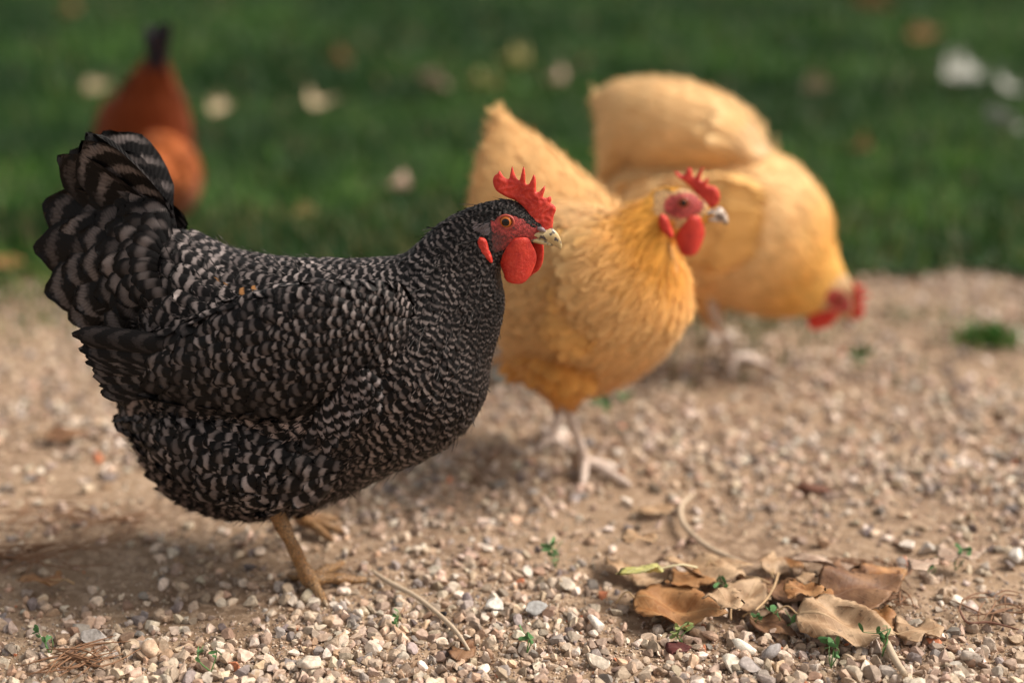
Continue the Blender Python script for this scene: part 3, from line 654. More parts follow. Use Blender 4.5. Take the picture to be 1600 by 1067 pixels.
# ---------------------------------------------------------------- ground, gravel, lawn
def vnoise(x, y, s=1., seed=0):
    r2 = np.random.default_rng(seed); tab = r2.random((64, 64)); x = x * s; y = y * s
    i = np.floor(x).astype(int); j = np.floor(y).astype(int); fx = smooth(x - i); fy = smooth(y - j)
    g = lambda a, b: tab[a % 64, b % 64]
    return (g(i, j) * (1 - fx) + g(i + 1, j) * fx) * (1 - fy) + (g(i, j + 1) * (1 - fx) + g(i + 1, j + 1) * fx) * fy
def gh(x, y): return (vnoise(x, y, 5, 1) - .5) * .010 + (vnoise(x, y, 22, 2) - .5) * .0035
def edge_y(x): return 2.25 + .035 * x + .30 * (vnoise(x, x * 0, 3.1, 5) - .5) + .12 * (vnoise(x, x * 0, 9, 6) - .5)
gx = np.concatenate([-np.geomspace(60, 1.25, 14)[:-1], np.linspace(-1.25, 1.25, 260), np.geomspace(1.25, 60, 14)[1:]])
gy = np.concatenate([-np.geomspace(60, .1, 8), np.linspace(.75, 3.0, 240), np.geomspace(3.2, 90, 16)])
X, Y = np.meshgrid(gx, gy, indexing='ij'); Z = gh(X, Y) - .003
def soil_mat():
    m, t, b = mat('sandy_soil'); ov = objvec(t)
    n1_, n2_, n3_ = noise(t, 6, 5, ov), noise(t, 90, 5, ov), noise(t, 420, 4, ov)
    base = mixc(t, sstep(t, n1_, .35, .65), (.185, .115, .068), (.31, .21, .130))
    base = mixc(t, sstep(t, n2_, .42, .65), base, (.40, .285, .195)); base = mixc(t, sstep(t, n3_, .55, .7), base, (.15, .095, .06))
    t.links.new(base, b.inputs['Base Color']); b.inputs['Roughness'].default_value = .9
    bump(t, b, mth(t, 'ADD', n2_, mth(t, 'MULTIPLY', n3_, .6)), .8, .003); return m
tag(mesh_obj('ground', np.stack([X, Y, Z], -1).reshape(-1, 3), grid_faces(len(gx), len(gy))[:, ::-1], soil_mat()), kind='structure')
def turf_mat():
    m, t, b = mat('turf_soil'); ov = objvec(t); n = noise(t, 3, 5, ov); n2 = noise(t, 60, 4, ov)
    base = mixc(t, sstep(t, n, .3, .7), (.012, .035, .008), (.025, .065, .014)); base = mixc(t, sstep(t, n2, .55, .7), base, (.05, .04, .02))
    t.links.new(base, b.inputs['Base Color']); b.inputs['Roughness'].default_value = .95; bump(t, b, n2, .6, .01); return m
lx = np.concatenate([-np.geomspace(60, 2.2, 10)[:-1], np.linspace(-2.2, 2.2, 160), np.geomspace(2.2, 60, 10)[1:]]); lt = np.concatenate([np.linspace(0, 1, 12), np.geomspace(1.3, 85, 14)])
X, Tt = np.meshgrid(lx, lt, indexing='ij'); Y = edge_y(X) + Tt; Z = gh(X, Y) * (Y < 3.2) + .006
tag(mesh_obj('lawn', np.stack([X, Y, Z], -1).reshape(-1, 3), grid_faces(len(lx), len(lt))[:, ::-1], turf_mat()), kind='structure')

# stones
def ico(sub):
    import bmesh
    bm = bmesh.new(); bmesh.ops.create_icosphere(bm, subdivisions=sub, radius=1.); V = np.array([tuple(v.co) for v in bm.verts]); F = np.array([[v.index for v in f.verts] for f in bm.faces]); bm.free(); return V, F
def stone_shape(V, seed):
    r2 = np.random.default_rng(seed); V = V.copy()
    for _ in range(8):
        d = norm(r2.normal(0, 1, 3)); c = r2.uniform(.30, .72); k = V @ d; V = V - np.maximum(k - c, 0)[:, None] * d * .97
    return V * A(1, r2.uniform(.6, .95), r2.uniform(.5, .85)) * 1.35
STC = A(.92, .87, .835) * np.array([(.70,.60,.50),(.60,.49,.39),(.50,.40,.31),(.66,.60,.53),(.42,.35,.29),(.48,.37,.30),(.34,.31,.30),(.58,.43,.32),(.40,.28,.20),(.82,.77,.70),(.24,.21,.21)])
STW = np.array([.17,.17,.14,.09,.11,.08,.06,.06,.06,.06,.03])
def stones(name, label, x, y, r, sub, z_up=.3, seed=0):
    r2 = np.random.default_rng(seed); n = len(x); Vt, Ft = ico(sub); nv = len(Vt); V = np.empty((n, nv, 3)); K = 10
    tid = r2.integers(0, K, n); q = norm(r2.normal(0, 1, (n, 4))); q[:, 1:3] *= .45; q = norm(q)
    w_, a, b, c = q.T
    Rm = np.stack([1-2*(b*b+c*c), 2*(a*b-c*w_), 2*(a*c+b*w_), 2*(a*b+c*w_), 1-2*(a*a+c*c), 2*(b*c-a*w_), 2*(a*c-b*w_), 2*(b*c+a*w_), 1-2*(a*a+b*b)], -1).reshape(n, 3, 3)
    for k in range(K):
        s = tid == k; V[s] = np.einsum('nij,vj->nvi', Rm[s], stone_shape(Vt, 100 + k + seed))
    V *= r[:, None, None]; V += np.stack([x, y, gh(x, y) - .003 + r * z_up], -1)[:, None]
    F = (Ft[None] + (np.arange(n) * nv)[:, None, None]).reshape(-1, 3)
    ci = r2.choice(len(STC), n, p=STW / STW.sum()); c = STC[ci] * r2.uniform(.62, 1.22, (n, 1)) * r2.uniform(.96, 1.04, (n, 3))
    orange = r2.random(n) < .006; c[orange] = A(.55, .20, .10)
    return tag(mesh_obj(name, V.reshape(-1, 3), F, M['stone'], attrs={'scol': np.repeat(c, nv, 0)}, sm=False), label, 'gravel', None, 'stuff')
def stone_mat():
    m, t, b = mat('stone'); c = attr(t, 'scol').outputs['Color']; ov = objvec(t); n, n2 = noise(t, 260, 5, ov), noise(t, 1100, 3, ov)
    base = mixc(t, 1., c, mixc(t, sstep(t, n, .3, .7), (.72, .69, .66), (1.12, 1.1, 1.08)), 'MULTIPLY'); base = mixc(t, sstep(t, n2, .62, .72), base, mixc(t, 1., base, (.5, .42, .36), 'MULTIPLY'))
    t.links.new(base, b.inputs['Base Color']); b.inputs['Roughness'].default_value = .8; bump(t, b, mth(t, 'ADD', n, mth(t, 'MULTIPLY', n2, .5)), .5, .0012); return m
M['stone'] = stone_mat()
def dens(x, y):   # bare sandy patches between the stones
    return np.clip(vnoise(x, y, 7, 11) * .7 + vnoise(x, y, 19, 12) * .4 - .18, .08, 1) + .5 * smooth((1.16 - y) / .08)
def field(n, y0, y1, hw, rmin, rmax, p=2.2):
    y = rng.uniform(y0, y1, n); x = rng.uniform(-1, 1, n) * hw(y); k = rng.random(n) < dens(x, y); x, y = x[k], y[k]
    r = rmin + (rmax - rmin) * rng.random(len(x)) ** p; k = y < edge_y(x) + rng.normal(0, .04, len(x)); return x[k], y[k], r[k]
hw = lambda y: .12 + y * .42
x, y, r = field(24000, .98, 1.42, hw, .0013, .0080, 3.2); stones('gravel', 'pale crushed gravel covering the path in the foreground', x, y, r, 2, .35, 1)
x, y, r = field(60000, .98, 1.46, hw, .0005, .0016, 1.); stones('grit', 'fine sandy grit between the foreground stones', x, y, r, 1, .4, 2)
x, y, r = field(62000, 1.42, 2.55, hw, .0018, .0095, 2.2); stones('gravel', 'blurred gravel of the path behind the hens', x, y, r, 1, .35, 3)
x, y, r = field(9000, .3, .98, lambda y: .8 + 0 * y, .0024, .0080, 2.); stones('gravel', 'gravel of the path nearest the camera', x, y, r, 1, .35, 4)

# grass
def grass(name, label, bx, by, h, wd, seed, cols=((.009, .040, .009), (.078, .175, .030)), lean=.5, bz=None):
    r2 = np.random.default_rng(seed); n = len(bx); a = r2.uniform(0, 2 * np.pi, n); ln = r2.normal(0, lean, n)
    hh_ = h * r2.uniform(.55, 1.25, n); d = np.stack([np.cos(a), np.sin(a), 0 * a], -1); s = np.stack([-np.sin(a), np.cos(a), 0 * a], -1)
    b = np.stack([bx, by, (gh(bx, by) * (by < 3.2) + .003) if bz is None else bz], -1); rows = []
    for t, wk in ((0, 1.), (.4, .95), (.75, .6), (1., .05)):
        c = b + d * (hh_ * ln * t * t)[:, None] + A(0, 0, 1) * (hh_ * t * (1 - .25 * np.abs(ln) * t))[:, None]
        rows += [c - s * (wd * wk / 2), c + s * (wd * wk / 2)]
    V = np.stack(rows, 1); F = np.array([[0, 1, 3, 2], [2, 3, 5, 4], [4, 5, 7, 6]])[None] + (np.arange(n) * 8)[:, None, None]
    vn_ = vnoise(bx, by, 2.6, 31) * .6 + vnoise(bx, by, 9, 33) * .4; k = (1 + .6 * (by < 3.3)[:, None]) * r2.random((n, 1)) ** 1.5 * (.25 + 1.2 * smooth((vn_ - .3) / .45)[:, None]); c = A(*cols[0]) * (1 - k) + A(*cols[1]) * k
    dry = r2.random(n) < .03 + .10 * (by < 2.7); c[dry] = A(.24, .20, .09)
    o = mesh_obj(name, V.reshape(-1, 3), F.reshape(-1, 4), M['grass'], attrs={'gcol': np.repeat(c, 8, 0)}); return o
def grass_mat():
    m, t, b = mat('grass_blade'); c = attr(t, 'gcol').outputs['Color']; n = noise(t, 50, 3, objvec(t))
    base = mixc(t, 1., c, mixc(t, n, (.7, .7, .7), (1.3, 1.3, 1.3)), 'MULTIPLY'); t.links.new(base, b.inputs['Base Color']); b.inputs['Roughness'].default_value = .5
    b.inputs['Specular IOR Level'].default_value = .3
    tr = node(t, 'BsdfTranslucent'); t.links.new(base, tr.inputs[0]); mx = node(t, 'MixShader'); mx.inputs[0].default_value = .3
    o = t.nodes['Material Output']; t.links.new(b.outputs[0], mx.inputs[1]); t.links.new(tr.outputs[0], mx.inputs[2]); t.links.new(mx.outputs[0], o.inputs[0]); return m
M['grass'] = grass_mat()
def gfield(n, y0, y1):
    y = rng.uniform(y0, y1, n); x = rng.uniform(-1, 1, n) * (.25 + y * .45); k = y > edge_y(x) + rng.exponential(.09, n) - .10; return x[k], y[k]
x1, y1 = gfield(42000, 2.28, 4.2); x2, y2 = gfield(48000, 4.2, 9.5); 
g1 = grass('grass', '', x1, y1, .050, .0042, 1); tag(g1, 'green lawn grass behind the gravel path', 'grass', None, 'stuff')
g2 = grass('grass', '', x2, y2, .070, .0090, 2); tag(g2, 'dark green grass of the farther lawn', 'grass', None, 'stuff')

# ---------------------------------------------------------------- leaves, twigs, sprouts
def leaf_mat(name, a, b_, vein, rough=.6):
    m, t, b = mat(name); ov = objvec(t); sx = node(t, 'SeparateXYZ'); uv = node(t, 'TexCoord'); t.links.new(uv.outputs['UV'], sx.inputs[0]); u, v = sx.outputs[0], sx.outputs[1]
    n = noise(t, 45, 5, ov); n2 = noise(t, 220, 4, ov); au = mth(t, 'ABSOLUTE', v)
    base = mixc(t, sstep(t, n, .35, .65), a, b_); base = mixc(t, sstep(t, n2, .55, .68), base, tuple(x * .45 for x in a)); base = mixc(t, mth(t, 'MULTIPLY', sstep(t, noise(t, 110, 6, ov, .7), .5, .66), .6), base, tuple(min(.8, x * 1.25) for x in b_))
    vn = mth(t, 'SINE', mth(t, 'MULTIPLY', mth(t, 'SUBTRACT', u, mth(t, 'MULTIPLY', au, .8)), 38)); side_v = sstep(t, vn, .93, 1.)
    mid = sstep(t, mth(t, 'MULTIPLY', au, -1.), -.03, -.01); vv = mth(t, 'MAXIMUM', mid, mth(t, 'MULTIPLY', side_v, .6))
    base = mixc(t, mth(t, 'MULTIPLY', vv, .6), base, vein); t.links.new(base, b.inputs['Base Color']); b.inputs['Roughness'].default_value = rough
    bump(t, b, mth(t, 'ADD', vv, n2), .5, .0012)
    tr = node(t, 'BsdfTranslucent'); t.links.new(base, tr.inputs[0]); mx = node(t, 'MixShader'); mx.inputs[0].default_value = .2
    o = t.nodes['Material Output']; t.links.new(b.outputs[0], mx.inputs[1]); t.links.new(tr.outputs[0], mx.inputs[2]); t.links.new(mx.outputs[0], o.inputs[0]); return m
LM = {'tan': leaf_mat('leaf_tan', (.36, .215, .115), (.55, .38, .235), (.62, .44, .26)), 'brown': leaf_mat('leaf_brown', (.30, .125, .038), (.46, .24, .10), (.50, .30, .14)),
      'dark': leaf_mat('leaf_dark_brown', (.17, .075, .035), (.30, .16, .08), (.25, .14, .08)), 'pink': leaf_mat('leaf_pinkish', (.44, .29, .21), (.56, .42, .32), (.55, .42, .32)),
      'yellow': leaf_mat('leaf_yellow', (.52, .50, .16), (.60, .56, .24), (.66, .62, .36)), 'red': leaf_mat('leaf_dark_red', (.09, .018, .016), (.15, .035, .03), (.2, .08, .06)),
      'pale': leaf_mat('leaf_pale', (.36, .27, .15), (.50, .40, .25), (.45, .36, .22)), 'white': leaf_mat('leaf_whitish', (.30, .31, .27), (.44, .44, .39), (.45, .45, .4)), 'olive': leaf_mat('leaf_olive', (.40, .36, .12), (.52, .44, .18), (.5, .42, .2))}
M['stem'] = plain('dry_stem', (.42, .28, .15), .7); M['stem_pale'] = plain('pale_stem', (.58, .52, .32), .6); M['twig'] = plain('twig_bark', (.46, .36, .26), .8); M['bark'] = plain('dark_bark', (.16, .07, .045), .85)
def leaf_outline(L, W, seed, jag=.03, lobes=0):
    r2 = np.random.default_rng(seed); t = np.linspace(0, 1, 26); h = np.sin(np.pi * t ** .72) ** .8 * (1 - .25 * t)
    if lobes: h = h * (1 + .35 * np.sin(t * np.pi * lobes) * (t > .1) * (t < .95))
    up = h * W / 2 * (1 + r2.normal(0, jag, 26) + .05 * (np.arange(26) % 2)); dn = -h * W / 2 * (1 + r2.normal(0, jag, 26) + .05 * (np.arange(26) % 2))
    return np.concatenate([np.stack([t * L, up], 1), np.stack([t * L, dn], 1)[-2:0:-1]])
def leaf(px, py, L, W, rot, kind, label, tilt=(0, 0), z=.004, curl=.25, seed=0, group=None, stem=.4, lobes=0, name='dry_leaf', cat='leaf', jag=.03, grid=.0035, Yadd=0):
    """rot: direction of the leaf's tip in the ground plane, degrees; (px, py) is the leaf's middle"""
    c = ground(px, py, z if z > .04 else 0.); c[2] = gh(c[0], c[1]) * (c[1] < 3) + z; curl = curl * (.35 if z < .04 else 1); z = z if z > .04 else z * .75; tilt = tilt if z > .04 else (tilt[0], tilt[1] * .7)
    O = leaf_outline(L, W, seed + 5, jag, lobes) - A(L / 2, 0); rr = R(rot)
    ex = A(math.cos(rr), math.sin(rr), 0); ey = A(-math.sin(rr), math.cos(rr), 0); ex = norm(ex + A(0, 0, tilt[0])); ey = norm(ey + A(0, 0, tilt[1])); en = np.cross(ex, ey)
    r2 = np.random.default_rng(seed + 9); a1_, a2_, ph1 = r2.uniform(.6, 1.4), r2.uniform(.6, 1.4), r2.uniform(0, 6)
    bend = lambda P: curl * (a1_ * P[:, 1] ** 2 / W * 2.2 + .5 * a2_ * (P[:, 0]) ** 2 / L) + .06 * W * np.sin(P[:, 0] / L * 9 + ph1 + P[:, 1] / W * 5) + .035 * W * np.sin(P[:, 1] / W * 17 + ph1 * 2 + P[:, 0] / L * 7)
    root = thing(name, label, cat, tuple(c), group)
    V, F, uv, d = pillow(O, .0005, (c, ex, ey, en), .001, grid, 0, 1, 0, bend)
    low = V[:, 2].min(); c0 = min(0, low - (c[2] - .002)); V[:, 2] -= c0
    if stem: 
        p0 = c + ex * (-L / 2 + .002); k = stem * L; off = bend(np.array([[-L / 2, 0.]]))[0]; p0 = p0 + en * off - A(0, 0, c0)
        S, SF = tube([p0 + ex * .01, p0, p0 - ex * k * .5 + A(0, 0, .003) + ey * .003, p0 - ex * k - A(0, 0, p0[2] - c[2])], [.0006, .0009, .0008, .0011], 8)
        root_stem = (S, SF)
    mesh_obj('blade', V, F, LM[kind], root, uv=uv / L * 2)
    if stem: mesh_obj('stem', S, SF, M['stem_pale'] if kind == 'yellow' else M['stem'], root)
    return root
PILE = 'dry leaves heaped on the gravel'
leaf(1062, 965, .088, .075, -18, 'brown', 'large rust brown dead leaf lying at the front left of the leaf heap', (.0, .10), .006, .28, 1, PILE, .2)
leaf(1100, 908, .080, .062, 165, 'tan', 'smooth tan dead leaf at the back of the heap behind the yellow leaf', (.05, .18), .010, .2, 2, PILE, .3)
leaf(997, 940, .048, .036, 200, 'yellow', 'small yellow leaf with a long pale stem on the left edge of the heap', (.1, .45), .030, .5, 3, PILE, .8)
leaf(1168, 945, .056, .052, 60, 'tan', 'crumpled light brown leaf in the middle of the heap beside an upright sprout', (.1, .1), .010, .45, 4, PILE, .3)
leaf(1318, 1002, .088, .070, -25, 'tan', 'broad tan leaf with a toothed edge at the front right of the heap', (-.05, .22), .010, .3, 5, PILE, .25, jag=.05)
leaf(1345, 955, .085, .070, 20, 'dark', 'dark brown curled leaf lying over the right side of the heap', (.05, .25), .016, .55, 6, PILE, .2)
leaf(1285, 905, .070, .055, 150, 'pink', 'pinkish beige leaf standing up at the back right of the heap', (.1, .45), .010, .4, 7, PILE, .2)
leaf(1437, 1000, .046, .036, 10, 'tan', 'small notched tan leaf lying apart to the right of the heap', (0, .08), .006, .35, 8, PILE, .3, 3)
leaf(965, 895, .040, .034, 120, 'tan', 'small pale brown leaf tipped up at the back left of the heap', (.1, .5), .006, .4, 9, PILE, .2)
leaf(1208, 890, .040, .035, 80, 'tan', 'small tan leaf behind the gap in the middle of the heap', (.1, .3), .008, .3, 10, PILE, .2)
leaf(1145, 903, .040, .020, 5, 'tan', 'narrow light brown leaf laid across the back of the heap', (.0, .3), .018, .3, 11, PILE, .2)
leaf(1262, 942, .030, .024, -60, 'tan', 'little torn leaf piece lying on top of the heap', (.1, .2), .024, .4, 12, PILE, 0)
leaf(1240, 935, .060, .040, -30, 'dark', 'shadowed dark brown leaf wedged in the gap of the heap', (.0, .0), .004, .3, 13, PILE, .2)
leaf(1210, 985, .050, .032, -40, 'dark', 'dark wrinkled leaf between the two front leaves of the heap', (.0, .05), .004, .3, 14, PILE, .2)
leaf(1060, 1022, .024, .018, 0, 'red', 'dark red leaf scrap under the small sprout in front of the heap', (.0, .2), .004, .4, 15, None, 0)
leaf(1380, 920, .060, .045, 30, 'brown', 'rusty leaf curling behind the right end of the heap', (.0, .2), .008, .5, 16, PILE, .2)
leaf(62, 915, .045, .030, 175, 'brown', 'small golden brown leaf on dry stalks at the left edge of the gravel', (.05, .25), .008, .4, 17, None, .3, 3)
leaf(105, 692, .062, .030, 10, 'dark', 'dark grey brown leaf lying alone on the gravel under the barred tail', (.0, .22), .006, .5, 18, None, .2)
leaf(1030, 805, .046, .022, 15, 'tan', 'pale straw coloured leaf beside the bent twig', (.0, .15), .006, .3, 19, None, .2)
leaf(725, 1020, .040, .026, 70, 'dark', 'brown scrap of leaf at the end of the pale twig', (.0, .1), .003, .4, 20, None, 0)
leaf(800, 590, .060, .040, 5, 'white', 'whitish blurred leaf on the gravel between the barred breast and the buff belly', (.0, .1), .006, .3, 21, None, 0)
leaf(8, 432, .07, .05, 5, 'brown', 'orange brown leaf at the grass edge by the left border', (.0, .3), .02, .3, 22, None, .2)
for i, (px_, py_, L_, W_, ro, kd, lb) in enumerate([
    (1020,905,.050,.036,40,'tan','tan leaf between the tipped leaf and the back leaf of the heap'), (1075,930,.050,.040,200,'brown','orange brown leaf peeping out under the yellow leaf stem'),
    (1135,985,.045,.034,-70,'tan','light brown leaf under the tip of the large rust brown leaf'), (1180,915,.040,.030,20,'dark','dark leaf piece in the back middle of the heap'),
    (1300,945,.060,.045,100,'brown','golden brown leaf filling the centre right of the heap'), (1255,965,.040,.030,-10,'brown','yellowish brown scrap left of the toothed leaf'),
    (1370,985,.050,.040,-80,'brown','crumbled rust brown leaf behind the tip of the toothed leaf'), (1330,925,.050,.034,-20,'dark','dark broken leaf between the pinkish and the rusty leaf'),
    (1000,880,.040,.024,-10,'tan','narrow tan scrap at the back left edge of the heap'), (1240,885,.034,.022,-50,'brown','brown scrap beside the small tan leaf at the back of the heap'),
    (1500,895,.050,.030,0,'pink','greyish beige crumbled leaf on the gravel right of the heap'), (1440,930,.036,.022,30,'pink','pale shredded leaf scrap between the heap and the right border')]):
    leaf(px_, py_, L_, W_, ro, kd, lb, (.03, .10), .005 + .012 * (i % 3), .35, 80 + i, PILE if i < 10 else None, 0, lobes=(0, 4, 3)[i % 3], jag=.08)
LG = 'fallen leaves on the lawn'
for i, (px_, py_, s_, kd, lb) in enumerate([
    (155,140,.09,'pale','tall pale leaf standing left of the rust brown tail'), (342,172,.085,'pale','round pale leaf right of the rust brown tail'),
    (485,165,.115,'pale','broad cream leaf in the lawn above the barred back'), (670,135,.13,'pink','wide beige leaf left of the buff tail tip'),
    (752,140,.11,'olive','olive yellow leaf just above the buff tail tip'), (800,105,.12,'olive','yellowish leaf above and behind the buff tail'),
    (872,133,.12,'pink','beige leaf between the two buff tails'), (915,104,.09,'brown','brown leaf left of the raised buff tail'), (1280,140,.09,'pale','faint grey green leaf right of the pecking hen'),
    (1445,60,.13,'brown','brown leaf high on the right side of the lawn'), (1500,126,.17,'white','largest white leaf at the upper right'), (1566,140,.12,'white','smaller white leaf at the right border'),
    (1555,198,.15,'white','third whitish leaf just below the other two at the right border'), (1352,12,.20,'brown','brown leaf cut by the top border on the right'), (528,100,.08,'brown','dim brown leaf above the cream one'),
    (622,297,.07,'pink','beige leaf in the grass above the barred neck'), (110,22,.12,'brown','dim brown leaf in the top left corner'), (1352,235,.06,'brown','small brown leaf right of the pecking hen'), (480,338,.06,'olive','yellow green leaf in the grass behind the barred back')]):
    leaf(px_, py_, s_ * .95, s_ * (.5 + .12 * (i % 3)), 20 + i * 37, kd, lb, (.15, .9), .065, .9, 40 + i, LG, 0, lobes=(0, 4, 5)[i % 3], jag=.14, grid=.010)
def stick(name, pts, r, m, label, cat, lift=.004, jit=.0):
    P = [A(*ground(x, y)[:2], 0) for x, y in pts]
    for k, p in enumerate(P): p[2] = gh(p[0], p[1]) + lift + (rng.random() * jit)
    V, F = tube(P, r, 10, 6); o = mesh_obj(name, V - P[0], F, m); o.location = P[0]; return tag(o, label, cat)
stick('twig', [(582,908),(610,924),(650,944),(690,975),(715,1000),(733,1026)], [.0015,.0026,.0024,.0022,.0020,.0012], M['twig'], 'pale crooked twig on the gravel in front of the barred hen\'s toes', 'twig', .006)
stick('twig', [(1082,782),(1064,800),(1066,825),(1090,850),(1120,868),(1165,885)], [.0018,.0030,.0030,.0026,.0022,.0012], M['twig'], 'bent pale stalk curving down to the back of the leaf heap', 'twig', .008)
stick('leaf_stalk', [(1214,924),(1208,945),(1196,965),(1178,985)], [.0014,.0011,.0011,.0009], M['stem'], 'thin orange leaf stalk leaning in the middle of the leaf heap', 'stalk', .022)
stick('twig', [(1384,1018),(1392,1035),(1402,1050),(1412,1064)], [.003,.0034,.003,.0028], M['twig'], 'short thick pale twig at the bottom right below the leaf heap', 'twig', .006)
stick('twig', [(1495,960),(1510,985),(1545,985),(1590,995)], [.0008,.0011,.0011,.0006], M['bark'], 'thin reddish twig on the gravel at the right border', 'twig', .006)
def clump(px, py, n, L, spread, label, name='straw', m=None, ang=0., seed=0):
    r2 = np.random.default_rng(seed); c = ground(px, py); P = []
    for i in range(n):
        a = R(ang) + r2.normal(0, .7); b = c + A(r2.normal(0, spread), r2.normal(0, spread * .5), 0); l = L * r2.uniform(.4, 1.); d = A(math.cos(a), math.sin(a), 0); s = A(-d[1], d[0], 0) * r2.normal(0, .2) * l
        z = gh(b[:1], b[1:2])[0] + .003 + r2.random() * .007
        P.append(tube([A(*(b - d * l / 2)[:2], z), A(*(b + s)[:2], z + .003 * r2.random()), A(*(b + d * l / 2)[:2], z)], [.0004, .0008, .0003], 6, 4))
    V, F = join(P); o = mesh_obj(name, V - c, F, m or M['straw']); o.location = c; return tag(o, label, 'straw')
M['straw'] = plain('dry_straw', (.22, .11, .055), .7)
clump(115, 1035, 20, .075, .018, 'tangle of reddish dry straw in the bottom left corner', ang=25, seed=1)
clump(60, 870, 22, .11, .026, 'long dry grass stalks on the gravel at the left border', ang=18, seed=2)
clump(140, 815, 26, .09, .03, 'brown dry stalks blurred on the gravel under the barred rump', ang=10, seed=3)
clump(1345, 900, 22, .06, .016, 'fine dry fibres sticking out of the right side of the leaf heap', ang=-30, seed=4)
clump(1380, 945, 18, .05, .010, 'short upright brown fibres at the right end of the heap', ang=80, seed=5)
clump(1560, 960, 14, .06, .02, 'thin reddish rootlets at the right border', ang=10, seed=6)
def chunk(px, py, L, Wd, H, rot, m, name, label, cat, seed=0, c=None, up=.3):
    Vt, Ft = ico(3); r2 = np.random.default_rng(seed); V = stone_shape(Vt, seed + 900) * A(1, 1.2, 1.3); V = V + .04 * norm(V) * np.sin(V @ r2.normal(0, 5, 3))[:, None]
    V = V * A(L / 2, Wd / 2, H / 2); a = R(rot); V = V @ np.array([[math.cos(a), math.sin(a), 0], [-math.sin(a), math.cos(a), 0], [0, 0, 1]])
    p = ground(px, py, H * .3); p[2] = gh(p[:1], p[1:2])[0] + H * up; o = mesh_obj(name, V, Ft, m, attrs={'scol': np.tile(A(*(c or (.6, .5, .4))), (len(V), 1))}); o.location = p; return tag(o, label, cat)
chunk(1275, 765, .042, .014, .010, -5, M['bark'], 'bark_piece', 'dark reddish piece of bark on the blurred gravel at the right', 'bark', 1)
for i, (px_, py_, s_, c_, lb) in enumerate([
    (1162,1008,.019,(.72,.68,.6),'white angular pebble in front of the gap between the two big leaves'), (1202,1018,.018,(.30,.28,.28),'dark grey pebble right of the white one below the leaf heap'),
    (1142,1038,.018,(.70,.64,.55),'cream pebble below the white angular one'), (1172,1042,.017,(.45,.40,.38),'brownish grey pebble near the bottom border below the dark grey one'),
    (1336,1054,.017,(.50,.42,.33),'smooth oval tan pebble at the bottom border below the toothed leaf'), (770,950,.020,(.55,.53,.5),'pale grey pebble right of the crooked twig'), (836,956,.020,(.38,.38,.38),'flat blue grey pebble between twig and leaf heap'),
    (885,915,.017,(.68,.60,.5),'rounded cream pebble left of the leaf heap'), (930,972,.016,(.70,.64,.58),'white pebble left of the rust brown leaf'), (933,1032,.018,(.68,.6,.5),'cream angular pebble at the bottom right of the middle'),
    (1420,855,.016,(.72,.65,.58),'left one of two round pebbles behind the right of the heap'), (1448,860,.017,(.50,.46,.42),'greyer right one of the two round pebbles behind the heap'), (1587,866,.020,(.72,.68,.63),'white pebble at the right border'),
    (1408,880,.011,(.55,.18,.09),'bright orange red chip below the two round pebbles'), (240,1012,.018,(.58,.42,.30),'rounded tan pebble right of the straw tangle'), (150,990,.022,(.52,.48,.45),'grey white pebble left of the tan one'),
    (480,1035,.020,(.64,.56,.47),'cream pebble near the bottom border left of the middle'), (1520,1030,.017,(.42,.36,.31),'round brown grey pebble in the bottom right corner'), (1130,965,.012,(.6,.5,.42),'small beige pebble lying on the rust brown leaf'), (690,960,.008,(.02,.02,.025),'tiny black pebble right of the crooked twig')]):
    chunk(px_, py_, s_, s_ * .82, s_ * .8, i * 37, M['stone'], 'pebble', lb, 'pebble', 20 + i, c_, .22 if i != 18 else .9)
def sprout(px, py, h, n, label, seed=0, wd=.0035, colr=((.06, .16, .05), (.11, .24, .09)), sprd=.5):
    r2 = np.random.default_rng(seed); c = ground(px, py); c[2] = gh(c[:1], c[1:2])[0]; P = []
    stems = [tube([c, c + A(r2.normal(0, .2) * h, r2.normal(0, .2) * h, h * .6), c + A(r2.normal(0, .3) * h, r2.normal(0, .3) * h, h)], [.0006, .0005, .0003], 6, 4) for _ in range(3)]
    V, F = join(stems); root = thing('sprout', label, 'sprout', tuple(c)); mesh_obj('stem', V, F, M['green'], root)
    co = Coat(); idx = r2.integers(0, 3, n); t = r2.uniform(.35, 1, n); pts = np.array([stems[i][0][min(len(stems[i][0]) - 1, int(tt * (len(stems[i][0]) - 1)))] for i, tt in zip(idx, t)])
    T = norm(r2.normal(0, 1, (n, 3)) * A(1, 1, .5) + A(0, 0, .5)); N = norm(np.cross(T, r2.normal(0, 1, (n, 3)))); N = N * np.sign(N[:, 2:3])
    co.add(pts, T, N, h * .42 * r2.uniform(.7, 1.2, n), wd, A(*colr[0]) + r2.random((n, 1)) * (A(*colr[1]) - A(*colr[0])), cup=.2, fray=0.)
    co.build('foliage', M['green_leaf'], root); return root
M['green'] = plain('sprout_stem', (.10, .20, .06), .5); M['green_leaf'] = feather_mat('sprout_leaf', False)
sprout(823, 1022, .020, 9, 'thin green sprout near the bottom border below the middle of the picture', 1)
sprout(1122, 938, .022, 8, 'small green sprout standing between the tan leaves of the heap', 2)
sprout(1219, 978, .020, 6, 'two leafed green sprout in the gap of the leaf heap', 3, .006)
sprout(1068, 1012, .018, 22, 'bushy pale green sprout in front of the rust brown leaf', 4, .003, ((.16, .22, .07), (.3, .34, .12)))
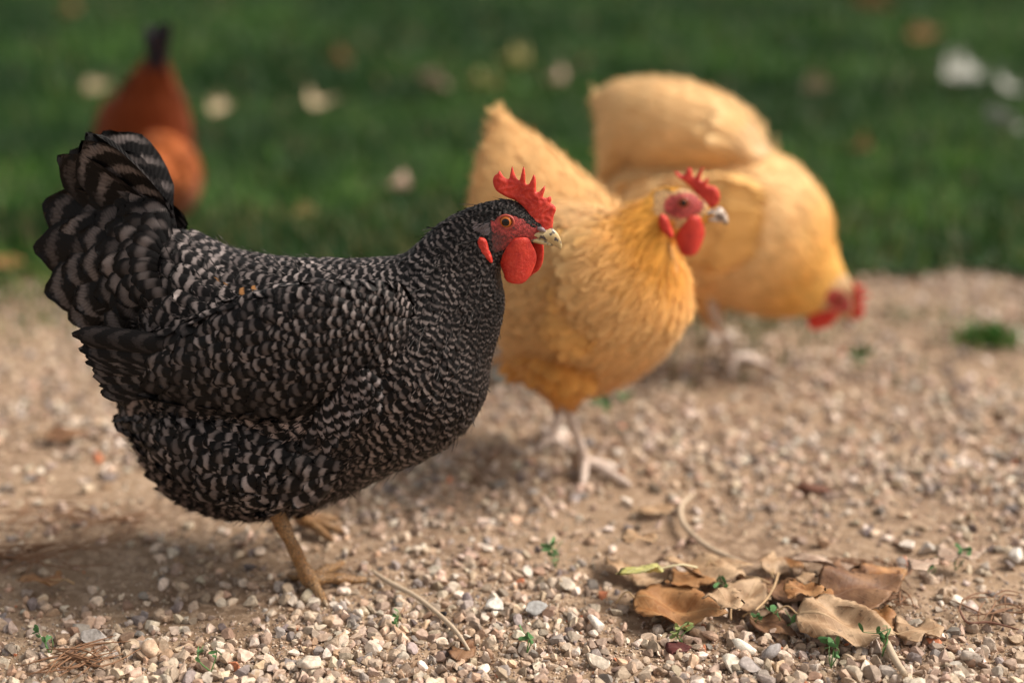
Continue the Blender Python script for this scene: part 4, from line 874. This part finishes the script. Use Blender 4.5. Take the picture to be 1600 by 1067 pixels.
sprout(1298, 1045, .026, 12, 'sprout with narrow leaves below the toothed tan leaf', 5)
sprout(1378, 1030, .024, 8, 'sprout leaning on the right end of the toothed tan leaf', 6)
sprout(622, 985, .014, 8, 'tiny sprout left of the crooked twig', 7)
sprout(330, 1050, .022, 8, 'thin dark sprout at the bottom border left of the middle', 8)
sprout(78, 1020, .018, 8, 'little sprout growing out of the straw tangle', 9)
sprout(868, 890, .026, 14, 'blurred green sprout on the gravel below the buff hen\'s foot', 10)
sprout(1492, 895, .022, 12, 'faint green sprout near the right border beside the white pebble', 11)
sprout(1450, 905, .016, 8, 'small green weed right of the orange red chip', 12)
sprout(1335, 585, .03, 30, 'blurred green weed below the pecking hen\'s head', 13, .006)
sprout(945, 655, .03, 24, 'blurred green weed right of the buff hen\'s pale leg', 14, .006)
sprout(1185, 975, .012, 6, 'tiny green sprout behind the dark wrinkled leaf', 15)
c = ground(1545, 535); n = 420; ang = rng.uniform(0, 6.28, n); rad = np.abs(rng.normal(0, .018, n)); bx, by = c[0] + np.cos(ang) * rad * 1.3, c[1] + np.sin(ang) * rad
o = grass('grass_tuft', '', bx, by, .026, .003, 77, ((.03, .10, .015), (.06, .20, .03)), .6); tag(o, 'low tuft of green grass growing in the gravel near the right border', 'grass tuft')
x = rng.uniform(-1.2, 1.4, 6500); y = edge_y(x) - rng.exponential(.11, 6500); kk = vnoise(x, y, 8, 61) > .45; x, y = x[kk], y[kk]
tag(grass('grass', '', x, y, .026, .003, 90, ((.03, .07, .015), (.12, .17, .04)), lean=.8), 'thin ragged grass running out from the lawn onto the gravel', 'grass', None, 'stuff')
for k, (px_, py_, n, sp) in enumerate([(1430, 450, 160, .05), (1500, 470, 120, .05), (1130, 565, 90, .03), (60, 470, 160, .06), (650, 470, 60, .05)]):
    c = ground(px_, py_); bx, by = c[0] + rng.normal(0, sp, n), c[1] + rng.normal(0, sp * .6, n)
    tag(grass('grass', '', bx, by, .022, .003, 80 + k, lean=.7), 'sparse grass creeping into the gravel at the lawn edge', 'grass', None, 'stuff')
